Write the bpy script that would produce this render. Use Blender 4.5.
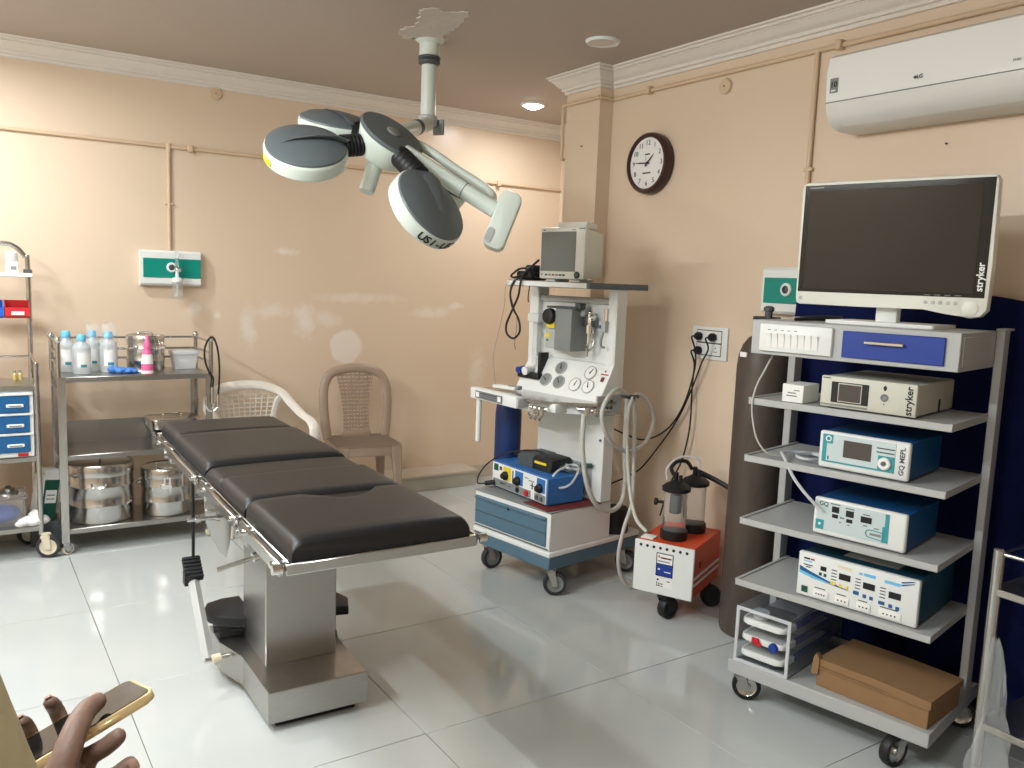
import bpy, bmesh, math, random
from mathutils import Matrix, Vector, Euler
for o in list(bpy.data.objects): bpy.data.objects.remove(o, do_unlink=True)
random.seed(7)
scene = bpy.context.scene
C = scene.collection
R = math.radians
PI = math.pi

# ---------------------------------------------------------------- camera
cam_d = bpy.data.cameras.new('camera')
cam_d.sensor_width = 36.0
cam_d.lens = 841.0 / 1024.0 * 36.0
cam_d.clip_start = 0.02
cam = bpy.data.objects.new('camera', cam_d)
C.objects.link(cam)
RT = Vector((0.8332, -0.5506, 0.0380)); DN = Vector((-0.0368, -0.1240, -0.9916)); FW = Vector((0.5513, 0.8251, -0.1234))
m = Matrix.Identity(4)
for i, ax in enumerate((RT, -DN, -FW)):
    for k in range(3): m[k][i] = ax[k]
m.translation = Vector((0, 0, 1.5))
cam.matrix_world = m
scene.camera = cam

# ---------------------------------------------------------------- world, lights, exposure
world = bpy.data.worlds.new('room_world'); scene.world = world
world.use_nodes = True
world.node_tree.nodes['Background'].inputs[0].default_value = (0.9, 0.95, 1.0, 1)
world.node_tree.nodes['Background'].inputs[1].default_value = 0.15
vs = scene.view_settings
vs.view_transform = 'Standard'; vs.look = 'None'; vs.gamma = 1.0; vs.use_curve_mapping = False
vs.exposure = -0.15
CEIL = 2.66
DOWNLIGHTS = [  # x, y, watts (0 = off)
    (3.27, 4.77, 12), (2.67, 3.32, 0), (-0.05, 4.50, 30), (-0.9, 3.6, 20)]
FILL_PANELS = [  # unseen panels added to soften and lift the light: x, y, watts
    (-0.25, 2.55, 34), (-0.15, 0.6, 30)]
TUBE = (-1.30, 2.35, 2.47, 56)   # batten tube light on the left wall: x, y, z, watts

# ---------------------------------------------------------------- materials
def nodes_of(mt): return mt.node_tree.nodes, mt.node_tree.links
def mat(name, col, rough=0.5, metal=0.0, var=0.06, scale=8.0, bump=0.0, bscale=60.0, trans=0.0, ior=1.45, coat=0.0, alpha=1.0, emit=None, estr=0.0, spec=0.5, stretch=None):
    mt = bpy.data.materials.new(name); mt.use_nodes = True
    N, L = nodes_of(mt); b = N['Principled BSDF']
    b.inputs['Roughness'].default_value = rough; b.inputs['Metallic'].default_value = metal
    b.inputs['IOR'].default_value = ior; b.inputs['Specular IOR Level'].default_value = spec
    b.inputs['Transmission Weight'].default_value = trans; b.inputs['Coat Weight'].default_value = coat
    b.inputs['Alpha'].default_value = alpha
    tc = N.new('ShaderNodeTexCoord')
    src = tc.outputs['Object']
    if stretch:
        mp = N.new('ShaderNodeMapping'); mp.inputs['Scale'].default_value = stretch
        L.new(src, mp.inputs[0]); src = mp.outputs[0]
    if var > 0:
        nz = N.new('ShaderNodeTexNoise'); nz.inputs['Scale'].default_value = scale; nz.inputs['Detail'].default_value = 5
        L.new(src, nz.inputs['Vector'])
        mx = N.new('ShaderNodeMix'); mx.data_type = 'RGBA'
        lo = [max(0, c * (1 - var)) for c in col]; hi = [min(1, c * (1 + var)) for c in col]
        mx.inputs[6].default_value = (*lo, 1); mx.inputs[7].default_value = (*hi, 1)
        L.new(nz.outputs['Fac'], mx.inputs[0]); L.new(mx.outputs[2], b.inputs['Base Color'])
    else:
        b.inputs['Base Color'].default_value = (*col, 1)
    if bump > 0:
        n2 = N.new('ShaderNodeTexNoise'); n2.inputs['Scale'].default_value = bscale; n2.inputs['Detail'].default_value = 4
        L.new(src, n2.inputs['Vector'])
        bp = N.new('ShaderNodeBump'); bp.inputs['Strength'].default_value = bump; bp.inputs['Distance'].default_value = 0.01
        L.new(n2.outputs['Fac'], bp.inputs['Height']); L.new(bp.outputs[0], b.inputs['Normal'])
    if emit:
        b.inputs['Emission Color'].default_value = (*emit, 1); b.inputs['Emission Strength'].default_value = estr
    return mt
def srgb(r, g, b):
    f = lambda c: (c / 255 / 12.92) if c <= 10 else ((c / 255 + 0.055) / 1.055) ** 2.4
    return (f(r), f(g), f(b))

def wall_mat(name, spots=()):
    mt = mat(name, srgb(223, 202, 178), rough=0.30, var=0.035, scale=1.6, bump=0.06, bscale=9.0, spec=0.45)
    N, L = nodes_of(mt); b = N['Principled BSDF']
    base = b.inputs['Base Color'].links[0].from_socket
    geo = N.new('ShaderNodeNewGeometry')
    nz = N.new('ShaderNodeTexNoise'); nz.inputs['Scale'].default_value = 14; nz.inputs['Detail'].default_value = 8
    nz.inputs['Roughness'].default_value = 0.65
    L.new(geo.outputs['Position'], nz.inputs['Vector'])
    prev = None
    for (x, z, rx, rz, amt, ring) in spots:       # bare plaster patches on the paint
        mp = N.new('ShaderNodeMapping'); mp.vector_type = 'POINT'
        mp.inputs['Location'].default_value = (-x / rx, 0, -z / rz); mp.inputs['Scale'].default_value = (1 / rx, 0.0, 1 / rz)
        L.new(geo.outputs['Position'], mp.inputs[0])
        ln = N.new('ShaderNodeVectorMath'); ln.operation = 'LENGTH'; L.new(mp.outputs[0], ln.inputs[0])
        ad = N.new('ShaderNodeMath'); ad.operation = 'MULTIPLY_ADD'; ad.inputs[1].default_value = 1.9 if not ring else 0.5
        L.new(nz.outputs['Fac'], ad.inputs[0]); L.new(ln.outputs['Value'], ad.inputs[2])
        off = 0.95 if not ring else 0.25
        rp = N.new('ShaderNodeMapRange'); rp.inputs[1].default_value = off + 0.25; rp.inputs[2].default_value = off + 0.95
        if ring: rp.inputs[1].default_value = 1.15; rp.inputs[2].default_value = 1.3
        rp.inputs[3].default_value = amt; rp.inputs[4].default_value = 0.0
        L.new(ad.outputs[0], rp.inputs[0])
        s = rp.outputs[0]
        if prev is None: prev = s
        else:
            mxm = N.new('ShaderNodeMath'); mxm.operation = 'MAXIMUM'; L.new(prev, mxm.inputs[0]); L.new(s, mxm.inputs[1]); prev = mxm.outputs[0]
    if prev is not None:
        mx = N.new('ShaderNodeMix'); mx.data_type = 'RGBA'
        L.new(prev, mx.inputs[0]); L.new(base, mx.inputs[6]); mx.inputs[7].default_value = (*srgb(240, 232, 222), 1)
        L.new(mx.outputs[2], b.inputs['Base Color'])
    return mt

M = {}
M['wall'] = wall_mat('peach_paint')
M['wall_back'] = wall_mat('peach_paint_patched', [
    (2.212, 1.003, .115, .115, 0.68, True), (2.068, 1.19, .12, .07, 0.46, False), (1.92, 1.17, .10, .14, 0.64, False),
    (2.30, 1.335, .40, .045, 0.46, False), (1.795, 1.62, .10, .03, 0.68, False), (2.85, 1.24, .20, .055, 0.52, False),
    (1.55, 1.13, .07, .18, 0.58, False), (1.70, 1.24, .16, .06, 0.46, False), (1.37, 1.21, .035, .035, 0.68, False),
    (1.23, 1.24, .05, .06, 0.68, False), (3.25, .80, .10, .24, 0.52, False), (3.05, 1.29, .08, .03, 0.64, False)])
M['plaster'] = mat('ceiling_paint', srgb(184, 172, 162), rough=0.7, var=0.03, scale=1.5)
M['cornice'] = mat('cornice_plaster', srgb(226, 219, 210), rough=0.6, var=0.04, scale=10)
M['patch'] = mat('fresh_plaster', srgb(206, 199, 192), rough=0.8, var=0.12, scale=9, bump=.3, bscale=30)
M['conduit'] = mat('painted_conduit', srgb(214, 188, 158), rough=0.45, var=0.05)
M['grout'] = mat('grout', srgb(120, 112, 104), rough=0.9, var=0.1)
M['tile'] = mat('vitrified_tile', srgb(194, 199, 197), rough=0.10, var=0.025, scale=2.2, spec=0.6)
M['skirt'] = mat('skirting_stone', srgb(196, 184, 168), rough=0.35, var=0.08, scale=6)
M['ledge'] = mat('ledge_front_stone', srgb(186, 182, 168), rough=0.4, var=0.1, scale=9)
M['steel'] = mat('stainless_steel', (0.54, 0.535, 0.515), rough=0.22, metal=1.0, var=0.10, scale=14)
M['steel_b'] = mat('brushed_steel', (0.43, 0.42, 0.40), rough=0.32, metal=1.0, var=0.12, scale=30, stretch=(1, 1, 12))
M['chrome'] = mat('chrome', (0.75, 0.75, 0.73), rough=0.12, metal=1.0, var=0.04)
M['white'] = mat('white_powder_coat', srgb(228, 231, 228), rough=0.4, var=0.02)
M['cream'] = mat('cream_plastic', srgb(226, 227, 216), rough=0.42, var=0.02)
M['greyplate'] = mat('grey_powder_coat', srgb(178, 180, 178), rough=0.42, var=0.03)
M['lampwhite'] = mat('lamp_enamel', srgb(214, 224, 214), rough=0.3, var=0.02)
M['lampgrey'] = mat('lamp_grey_shell', srgb(96, 105, 108), rough=0.42, var=0.05)
M['darkgrey'] = mat('dark_grey_plastic', srgb(78, 84, 86), rough=0.5, var=0.06)
M['midgrey'] = mat('mid_grey_plastic', srgb(132, 136, 134), rough=0.45, var=0.05)
M['black'] = mat('black_rubber', srgb(24, 25, 27), rough=0.5, var=0.15)
M['blackgloss'] = mat('black_gloss', srgb(20, 21, 22), rough=0.08, var=0.05)
M['vinyl'] = mat('black_vinyl', srgb(27, 28, 29), rough=0.40, var=0.12, scale=20, bump=0.05, bscale=180)
M['vinyl_side'] = M['vinyl']
M['bluegrey'] = mat('slate_blue_panel', srgb(82, 112, 130), rough=0.4, var=0.04)
M['blue'] = mat('blue_enamel', srgb(52, 112, 178), rough=0.4, var=0.04)
M['drawerblue'] = mat('drawer_blue', srgb(28, 92, 146), rough=0.35, var=0.04)
M['navydrawer'] = mat('royal_blue_laminate', srgb(32, 62, 148), rough=0.35, var=0.03)
M['devblue'] = mat('device_blue_case', srgb(14, 78, 132), rough=0.45, var=0.04)
M['devteal'] = mat('device_teal_case', srgb(16, 72, 94), rough=0.45, var=0.04)
M['teal'] = mat('teal_plastic', srgb(0, 138, 124), rough=0.35, var=0.03)
M['tealprint'] = mat('teal_print', srgb(52, 150, 160), rough=0.4, var=0.03)
M['navycloth'] = mat('navy_cloth', srgb(20, 28, 70), rough=0.95, var=0.2, scale=25, bump=0.2, bscale=200, spec=0.1)
M['navygas'] = mat('navy_gas_cylinder', srgb(26, 52, 104), rough=0.4, var=0.08)
M['gascyl'] = mat('weathered_cylinder_paint', srgb(78, 68, 60), rough=0.5, var=0.5, scale=6, stretch=(3, 3, .8))
M['orange'] = mat('orange_enamel', srgb(216, 74, 34), rough=0.4, var=0.05)
M['yellow'] = mat('yellow_label', srgb(232, 205, 40), rough=0.5, var=0.03)
M['red'] = mat('red_plastic', srgb(196, 28, 36), rough=0.4, var=0.05)
M['pink'] = mat('pink_plastic', srgb(236, 106, 158), rough=0.4, var=0.03)
M['bluebin'] = mat('blue_bin_plastic', srgb(36, 84, 190), rough=0.4, var=0.03)
M['capblue'] = mat('sky_blue_cap', srgb(108, 190, 232), rough=0.4, var=0.03)
M['glove'] = mat('blue_nitrile', srgb(70, 126, 200), rough=0.55, var=0.1)
M['green'] = mat('dark_green_card', srgb(24, 84, 68), rough=0.6, var=0.06)
M['cotton'] = mat('cotton_wool', srgb(240, 240, 238), rough=1.0, var=0.04, bump=0.4, bscale=60)
M['bottle'] = mat('frosted_bottle', srgb(232, 240, 244), rough=0.28, var=0.02, trans=0.55)
M['clear'] = mat('clear_plastic', (0.93, 0.95, 0.96), rough=0.06, var=0.0, trans=0.9, ior=1.18)
M['clearbox'] = mat('acrylic_sheet', (0.88, 0.92, 0.97), rough=0.04, var=0.0, trans=0.95, ior=1.25)
M['bag'] = mat('thin_polythene', (0.80, 0.84, 0.83), rough=0.15, var=0.0, alpha=0.16, spec=0.9)
M['cloudplastic'] = mat('cloudy_plastic', (0.86, 0.88, 0.9), rough=0.3, var=0.02, trans=0.4)
M['card'] = mat('brown_cardboard', srgb(142, 110, 76), rough=0.85, var=0.08, scale=12)
M['paper'] = mat('white_paper', srgb(238, 238, 234), rough=0.7, var=0.02)
M['paperprint'] = mat('grey_print', srgb(120, 122, 126), rough=0.7, var=0.1)
M['ink'] = mat('black_ink', srgb(30, 30, 34), rough=0.6, var=0.0)
M['inkgrey'] = mat('grey_ink', srgb(70, 76, 82), rough=0.6, var=0.0)
M['screen'] = mat('dark_screen', srgb(40, 38, 35), rough=0.05, var=0.03)
M['screengrey'] = mat('grey_lcd', srgb(118, 124, 122), rough=0.3, var=0.03)
M['lcdbrown'] = mat('small_lcd', srgb(82, 76, 72), rough=0.25, var=0.03)
M['devcream'] = mat('device_cream_front', srgb(206, 206, 192), rough=0.4, var=0.02)
M['devface'] = mat('device_pale_face', srgb(198, 212, 212), rough=0.4, var=0.02)
M['acwhite'] = mat('ac_gloss_white', srgb(240, 240, 236), rough=0.16, var=0.01)
M['acgrey'] = mat('ac_pale_grey', srgb(226, 226, 220), rough=0.3, var=0.01)
M['clockbrown'] = mat('brown_clock_rim', srgb(66, 40, 38), rough=0.3, var=0.08)
M['chairbrown'] = mat('taupe_chair_plastic', srgb(160, 140, 122), rough=0.4, var=0.03)
M['chairwhite'] = mat('ivory_chair_plastic', srgb(228, 222, 212), rough=0.35, var=0.02)
M['hose'] = mat('pale_grey_hose', srgb(196, 196, 188), rough=0.5, var=0.03)
M['maroon'] = mat('maroon_sheet', srgb(110, 40, 36), rough=0.7, var=0.1)
M['castorcream'] = mat('cream_castor_shell', srgb(222, 212, 188), rough=0.45, var=0.04)
M['tyre'] = mat('dark_tyre', srgb(52, 54, 56), rough=0.55, var=0.1)
M['lightemit'] = mat('downlight_lens_lit', (1, 1, 1), rough=0.4, var=0.0, emit=(1.0, 0.98, 0.94), estr=22.0)
M['panelemit'] = mat('panel_diffuser_lit', (1, 1, 1), rough=0.4, var=0.0, emit=(0.96, 0.99, 1.0), estr=6.0)
M['lightoff'] = mat('downlight_lens_off', srgb(222, 216, 206), rough=0.4, var=0.0)
M['skin'] = mat('brown_skin', srgb(122, 96, 82), rough=0.5, var=0.10, scale=30, bump=0.1, bscale=250)
M['nail'] = mat('finger_nail', srgb(176, 140, 124), rough=0.3, var=0.03)
M['khaki'] = mat('khaki_shirt', srgb(172, 158, 122), rough=0.9, var=0.05, scale=9, bump=0.05, bscale=160)
M['trouser'] = mat('dark_trousers', srgb(52, 54, 62), rough=0.9, var=0.1)
M['hair'] = mat('black_hair', srgb(26, 22, 20), rough=0.6, var=0.2)
M['gold'] = mat('gold_phone_rim', srgb(222, 200, 150), rough=0.25, metal=0.35, var=0.03)
M['vial'] = mat('amber_vial', srgb(196, 178, 110), rough=0.25, var=0.05)
M['roller'] = mat('ivory_roller', srgb(226, 214, 186), rough=0.4, var=0.03)
M['bedsteel'] = M['steel_b']

# ---------------------------------------------------------------- mesh helpers
def bmnew(): return bmesh.new()
def obj(name, bm, mt, parent=None, ang=38):
    me = bpy.data.meshes.new(name)
    bmesh.ops.recalc_face_normals(bm, faces=bm.faces[:])
    bm.to_mesh(me); bm.free()
    me.shade_smooth(); me.set_sharp_from_angle(angle=R(ang))
    me.materials.append(M[mt] if isinstance(mt, str) else mt)
    o = bpy.data.objects.new(name, me); C.objects.link(o)
    if parent: o.parent = parent
    return o
def tag(o, label, cat, group=None):
    o['label'] = label; o['category'] = cat
    if group: o['group'] = group
    return o
def thing(name, label, cat, loc=(0, 0, 0), rz=0.0, group=None):
    o = bpy.data.objects.new(name, None); C.objects.link(o); o.empty_display_size = 0.05
    o.location = loc; o.rotation_euler = (0, 0, rz)
    return tag(o, label, cat, group)
def struct(o): o['kind'] = 'structure'; return o
def copy_tree(o, parent=None):
    c = o.copy(); C.objects.link(c); c.parent = parent
    for ch in list(o.children): copy_tree(ch, c)
    return c
def box(bm, x0, x1, y0, y1, z0, z1, bev=0.0, seg=2, mtx=None):
    r = bmesh.ops.create_cube(bm, size=1.0)
    vs_ = r['verts']
    bmesh.ops.scale(bm, verts=vs_, vec=(abs(x1 - x0), abs(y1 - y0), abs(z1 - z0)))
    bmesh.ops.translate(bm, verts=vs_, vec=((x0 + x1) / 2, (y0 + y1) / 2, (z0 + z1) / 2))
    if bev > 0:
        ed = list({e for v in vs_ for e in v.link_edges})
        rb = bmesh.ops.bevel(bm, geom=ed, offset=bev, segments=seg, affect='EDGES', profile=0.5)
        vs_ = list({v for f in rb['faces'] for v in f.verts} | {v for v in vs_ if v.is_valid})
    if mtx is not None: bmesh.ops.transform(bm, matrix=mtx, verts=[v for v in vs_ if v.is_valid])
    return bm
def frame_z(d):
    d = Vector(d).normalized()
    a = Vector((0, 0, 1)) if abs(d.z) < 0.95 else Vector((1, 0, 0))
    x = a.cross(d).normalized(); y = d.cross(x)
    return x, y, d
def axis_mtx(o, d, up=None):
    d = Vector(d).normalized()
    if up is None: x, y, _ = frame_z(d)
    else:
        y = Vector(up); y = (y - d * y.dot(d)).normalized(); x = y.cross(d)
    mm = Matrix.Identity(4)
    for k in range(3): mm[k][0] = x[k]; mm[k][1] = y[k]; mm[k][2] = d[k]
    mm.translation = Vector(o); return mm
def lathe(bm, prof, n=24, mtx=None, cap=True):
    mtx = mtx or Matrix.Identity(4)
    rings = []
    for r, z in prof:
        if r < 1e-6: rings.append([bm.verts.new(mtx @ Vector((0, 0, z)))])
        else: rings.append([bm.verts.new(mtx @ Vector((r * math.cos(2 * PI * i / n), r * math.sin(2 * PI * i / n), z))) for i in range(n)])
    for a, b in zip(rings, rings[1:]):
        if len(a) == 1 and len(b) == 1: continue
        for i in range(n):
            j = (i + 1) % n
            if len(a) == 1: bm.faces.new((a[0], b[i], b[j]))
            elif len(b) == 1: bm.faces.new((a[i], a[j], b[0]))
            else: bm.faces.new((a[i], a[j], b[j], b[i]))
    if cap:
        if len(rings[0]) > 1: bm.faces.new(rings[0][::-1])
        if len(rings[-1]) > 1: bm.faces.new(rings[-1])
    return bm
def cyl(bm, p0, p1, r0, r1=None, n=16, bev=0.0):
    p0 = Vector(p0); p1 = Vector(p1); L = (p1 - p0).length
    r1 = r0 if r1 is None else r1
    prof = [(r0, 0), (r1, L)] if bev <= 0 else [(r0 - bev, 0), (r0, bev), (r1, L - bev), (r1 - bev, L)]
    return lathe(bm, prof, n, axis_mtx(p0, p1 - p0))
def sphere(bm, c, r, n=16, sc=(1, 1, 1)):
    prof = [(max(0, r * math.sin(PI * k / 8)), -r * math.cos(PI * k / 8)) for k in range(9)]
    prof[0] = (0, -r); prof[-1] = (0, r)
    mm = Matrix.Translation(Vector(c)) @ Matrix.Diagonal((*sc, 1))
    return lathe(bm, prof, n, mm)
def catmull(pts, sub=6, closed=False):
    P = [Vector(p) for p in pts]; out = []
    n = len(P)
    rng = range(n if closed else n - 1)
    for i in rng:
        p0 = P[(i - 1) % n] if (closed or i > 0) else P[0] * 2 - P[1]
        p1 = P[i]; p2 = P[(i + 1) % n]
        p3 = P[(i + 2) % n] if (closed or i < n - 2) else P[-1] * 2 - P[-2]
        for k in range(sub):
            t = k / sub
            out.append(0.5 * ((2 * p1) + (p2 - p0) * t + (2 * p0 - 5 * p1 + 4 * p2 - p3) * t * t + (3 * p1 - p0 - 3 * p2 + p3) * t ** 3))
    if not closed: out.append(P[-1])
    return out
def sweep(bm, P, rad, n=10, closed=False, flat=None):
    P = [Vector(p) for p in P]; m_ = len(P)
    if not hasattr(rad, '__len__'): rad = [rad] * m_
    T = []
    for i in range(m_):
        a = P[(i - 1) % m_] if (closed or i) else P[0]; b = P[(i + 1) % m_] if (closed or i < m_ - 1) else P[-1]
        d = (b - a); T.append(d.normalized() if d.length > 1e-9 else Vector((0, 0, 1)))
    x, y, _ = frame_z(T[0]); rings = []
    for i in range(m_):
        x = (x - T[i] * x.dot(T[i])).normalized(); y = T[i].cross(x)
        fx, fy = (1, 1) if flat is None else flat
        rings.append([bm.verts.new(P[i] + (x * math.cos(2 * PI * k / n) * fx + y * math.sin(2 * PI * k / n) * fy) * rad[i]) for k in range(n)])
    pairs = list(zip(rings, rings[1:])) + ([(rings[-1], rings[0])] if closed else [])
    for a, b in pairs:
        for k in range(n): bm.faces.new((a[k], a[(k + 1) % n], b[(k + 1) % n], b[k]))
    if not closed: bm.faces.new(rings[0][::-1]); bm.faces.new(rings[-1])
    return bm
def tube(bm, pts, r, n=10, sub=6, closed=False): return sweep(bm, catmull(pts, sub, closed), r, n, closed)
def prism(bm, poly, h0, h1, mtx=None, bev=0.0):
    mtx = mtx or Matrix.Identity(4)
    a = [bm.verts.new(Vector((x, y, h0))) for x, y in poly]; b = [bm.verts.new(Vector((x, y, h1))) for x, y in poly]
    n = len(poly); fs = [bm.faces.new(a[::-1]), bm.faces.new(b)]
    for i in range(n): fs.append(bm.faces.new((a[i], a[(i + 1) % n], b[(i + 1) % n], b[i])))
    vv = a + b
    if bev > 0:
        ed = list({e for e in fs[0].edges} | {e for e in fs[1].edges})
        rb = bmesh.ops.bevel(bm, geom=ed, offset=bev, segments=2, affect='EDGES', profile=0.5)
        vv = list({v for f in rb['faces'] for v in f.verts} | {v for v in vv if v.is_valid} | {v for f in rb['faces'] for g in f.edges for v in g.verts})
    bmesh.ops.transform(bm, matrix=mtx, verts=[v for v in vv if v.is_valid])
    return bm
# prism in the local x-z plane, thickness along y
XZ = lambda y=0.0: Matrix(((1, 0, 0, 0), (0, 0, -1, y), (0, 1, 0, 0), (0, 0, 0, 1)))
# prism in the y-z plane, thickness along x
YZ = lambda x=0.0: Matrix(((0, 0, 1, x), (1, 0, 0, 0), (0, 1, 0, 0), (0, 0, 0, 1)))
def rrect(x0, x1, y0, y1, r, n=5):
    out = []
    for cx, cy, a in ((x1 - r, y1 - r, 0), (x0 + r, y1 - r, 90), (x0 + r, y0 + r, 180), (x1 - r, y0 + r, 270)):
        for k in range(n + 1):
            t = R(a + 90 * k / n); out.append((cx + r * math.cos(t), cy + r * math.sin(t)))
    return out
def text_mesh(s, size, depth=0.0006, bold=False):
    cu = bpy.data.curves.new('txt', 'FONT'); cu.body = s; cu.size = size; cu.extrude = depth; cu.align_x = 'CENTER'; cu.align_y = 'CENTER'
    cu.resolution_u = 3
    if bold: cu.offset = size * 0.018
    o = bpy.data.objects.new('txt', cu); C.objects.link(o)
    bpy.context.view_layer.update()
    me = bpy.data.meshes.new_from_object(o.evaluated_get(bpy.context.evaluated_depsgraph_get()))
    bpy.data.objects.remove(o, do_unlink=True)
    return me
def text(name, s, size, mt, parent, mtx, bold=False, sx=1.0):
    me = text_mesh(s, size, bold=bold)
    me.transform(mtx @ Matrix.Diagonal((sx, 1, 1, 1)))
    me.materials.clear(); me.materials.append(M[mt])
    me.name = name
    o = bpy.data.objects.new(name, me); C.objects.link(o); o.parent = parent
    return o
# text on a front facing local -y, at (x, y, z)
def front(x, y, z, roll=0.0): return Matrix.Translation((x, y, z)) @ Matrix.Rotation(R(90), 4, 'X') @ Matrix.Rotation(R(roll), 4, 'Z')
def plate(name, x0, x1, z0, z1, y, mt, parent, t=0.002, bev=0.0):
    b = bmnew(); box(b, x0, x1, y - t, y, z0, z1, bev, 1); return obj(name, b, mt, parent)
def castor(parent, x, y, r, top, tyre='tyre', hub='midgrey', shell='steel', w=0.028, yaw=0.0, trail=0.02, hubr=.70):
    q = Matrix.Translation((x, y, 0)) @ Matrix.Rotation(yaw, 4, 'Z')
    b = bmnew()
    cyl(b, q @ Vector((0, 0, top)), q @ Vector((0, 0, top - 0.016)), 0.022, n=14)
    for s in (-1, 1):
        poly = [(-0.02, top - 0.014), (0.02, top - 0.014), (trail + 0.012, r - 0.012), (trail - 0.012, r - 0.012)]
        prism(b, poly, s * (w / 2 + 0.003), s * (w / 2 + 0.006), q @ XZ())
    box(b, -0.022, 0.022, -w / 2 - 0.006, w / 2 + 0.006, top - 0.02, top - 0.012, mtx=q)
    o = obj('castor', b, shell, parent)
    b = bmnew()
    ax = q.to_3x3() @ Vector((0, 1, 0)); c0 = q @ Vector((trail, -w / 2, r))
    lathe(b, [(r * hubr, 0), (r * .95, 0), (r, w * .25), (r, w * .75), (r * .95, w), (r * hubr, w)], 24, axis_mtx(c0, ax), cap=False)
    obj('tyre', b, tyre, o)
    b = bmnew(); lathe(b, [(0, -.001), (r * .25, -.003), (r * .3, .004), (r * hubr * .9, .004), (r * hubr * 1.01, .001), (r * hubr * 1.01, w - .001), (r * hubr * .9, w - .004), (r * .3, w - .004), (r * .25, w + .003), (0, w + .001)], 20, axis_mtx(c0, ax)); obj('wheel_hub', b, hub, o)
    return o
# ================================================================ the room
XL, XR, XF, YB, YF = -1.3, 3.095, 3.95, 5.35, -1.6
b = bmnew(); box(b, XL - .1, XF + .1, YF - .1, YB + .1, -0.10, -0.003); floor = struct(obj('floor', b, 'grout'))
b = bmnew(); box(b, XL - .1, XF + .1, YF - .1, YB + .1, CEIL, CEIL + .1); ceiling = struct(obj('ceiling', b, 'plaster'))
# floor tiles, 0.8 m
tb = bmnew(); box(tb, 0, .7975, 0, .7975, -.012, 0.0, bev=.0012, seg=1)
tile0 = None
for i in range(-3, 6):
    for j in range(-6, 5):
        x = 0.452 + .8 * i; y = 2.307 + .8 * j
        if x > XF or x + .8 < XL or y > YB or y + .8 < YF: continue
        if tile0 is None: t = tile0 = obj('tile', tb, 'tile', floor)
        else: t = tile0.copy(); C.objects.link(t)
        t.location = (x + .0012, y + .0012, random.uniform(-.0003, .0003))
b = bmnew(); box(b, XL, XF + .1, YB, YB + .1, 0, CEIL); wall_back = struct(obj('wall_back', b, 'wall_back'))
b = bmnew(); prism(b, [(XR, YF), (XF + .1, YF), (XF + .1, 4.03), (3.0, 4.03), (3.0, 3.73), (XR, 3.73)], 0, CEIL); wall_right = struct(obj('wall_right', b, 'wall'))
b = bmnew(); box(b, XF, XF + .1, 4.03, YB, 0, CEIL); struct(obj('wall_recess', b, 'wall'))
b = bmnew(); box(b, XL - .1, XL, YF, YB + .1, 0, CEIL); struct(obj('wall_left', b, 'wall'))
b = bmnew(); box(b, XL - .1, XF + .1, YF - .1, YF, 0, CEIL); struct(obj('wall_front', b, 'wall'))
# cornice swept with mitres round the walls
def mitred(name, path, prof, mt):
    b = bmnew(); rings = []
    n = len(path)
    for i, p in enumerate(path):
        p = Vector(p).to_2d()
        d0 = (p - Vector(path[i - 1]).to_2d()).normalized() if i > 0 else None
        d1 = (Vector(path[i + 1]).to_2d() - p).normalized() if i < n - 1 else None
        if d0 is None: d0 = d1
        if d1 is None: d1 = d0
        n0 = Vector((-d0.y, d0.x)); n1 = Vector((-d1.y, d1.x))
        mm = (n0 + n1); mm = mm / max(1e-6, mm.dot(n0))
        rings.append([b.verts.new((p.x + mm.x * u, p.y + mm.y * u, z)) for u, z in prof])
    k = len(prof)
    for r0, r1 in zip(rings, rings[1:]):
        for i in range(k): b.faces.new((r0[i], r0[(i + 1) % k], r1[(i + 1) % k], r1[i]))
    b.faces.new(rings[0]); b.faces.new(rings[-1])
    return struct(obj(name, b, mt, ang=25))
CP = [(0, 2.560), (.010, 2.562), (.014, 2.572), (.012, 2.578), (.022, 2.580), (.026, 2.590), (.024, 2.595), (.034, 2.600), (.048, 2.612), (.062, 2.628), (.070, 2.632), (.068, 2.637), (.078, 2.639), (.082, 2.646), (.080, 2.650), (.092, 2.652), (.094, CEIL), (0, CEIL)]
mitred('trim_1', [(XR, YF), (XR, 3.73), (3.0, 3.73), (3.0, 4.03), (XF, 4.03), (XF, YB), (XL, YB), (XL, YF)], CP, 'cornice')
# stone ledge along the foot of the back wall and plain skirting beyond it
b = bmnew(); box(b, XL, 3.13, 5.125, YB, 0, .100, bev=.002, seg=1); led = struct(obj('baseboard_back', b, 'ledge'))
b = bmnew(); box(b, XL, 3.145, 5.105, YB, .100, .118, bev=.003, seg=1); obj('ledge_cap', b, 'skirt', led)
b = bmnew(); box(b, 3.13, XF, YB - .014, YB, 0, .095, bev=.002, seg=1); struct(obj('baseboard_recess', b, 'skirt'))
b = bmnew(); box(b, XR - .012, XR, YF, 3.73, 0, .095, bev=.002, seg=1); box(b, 2.988, 3.0, 3.72, 4.03, 0, .095); struct(obj('baseboard_right', b, 'skirt'))

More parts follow.
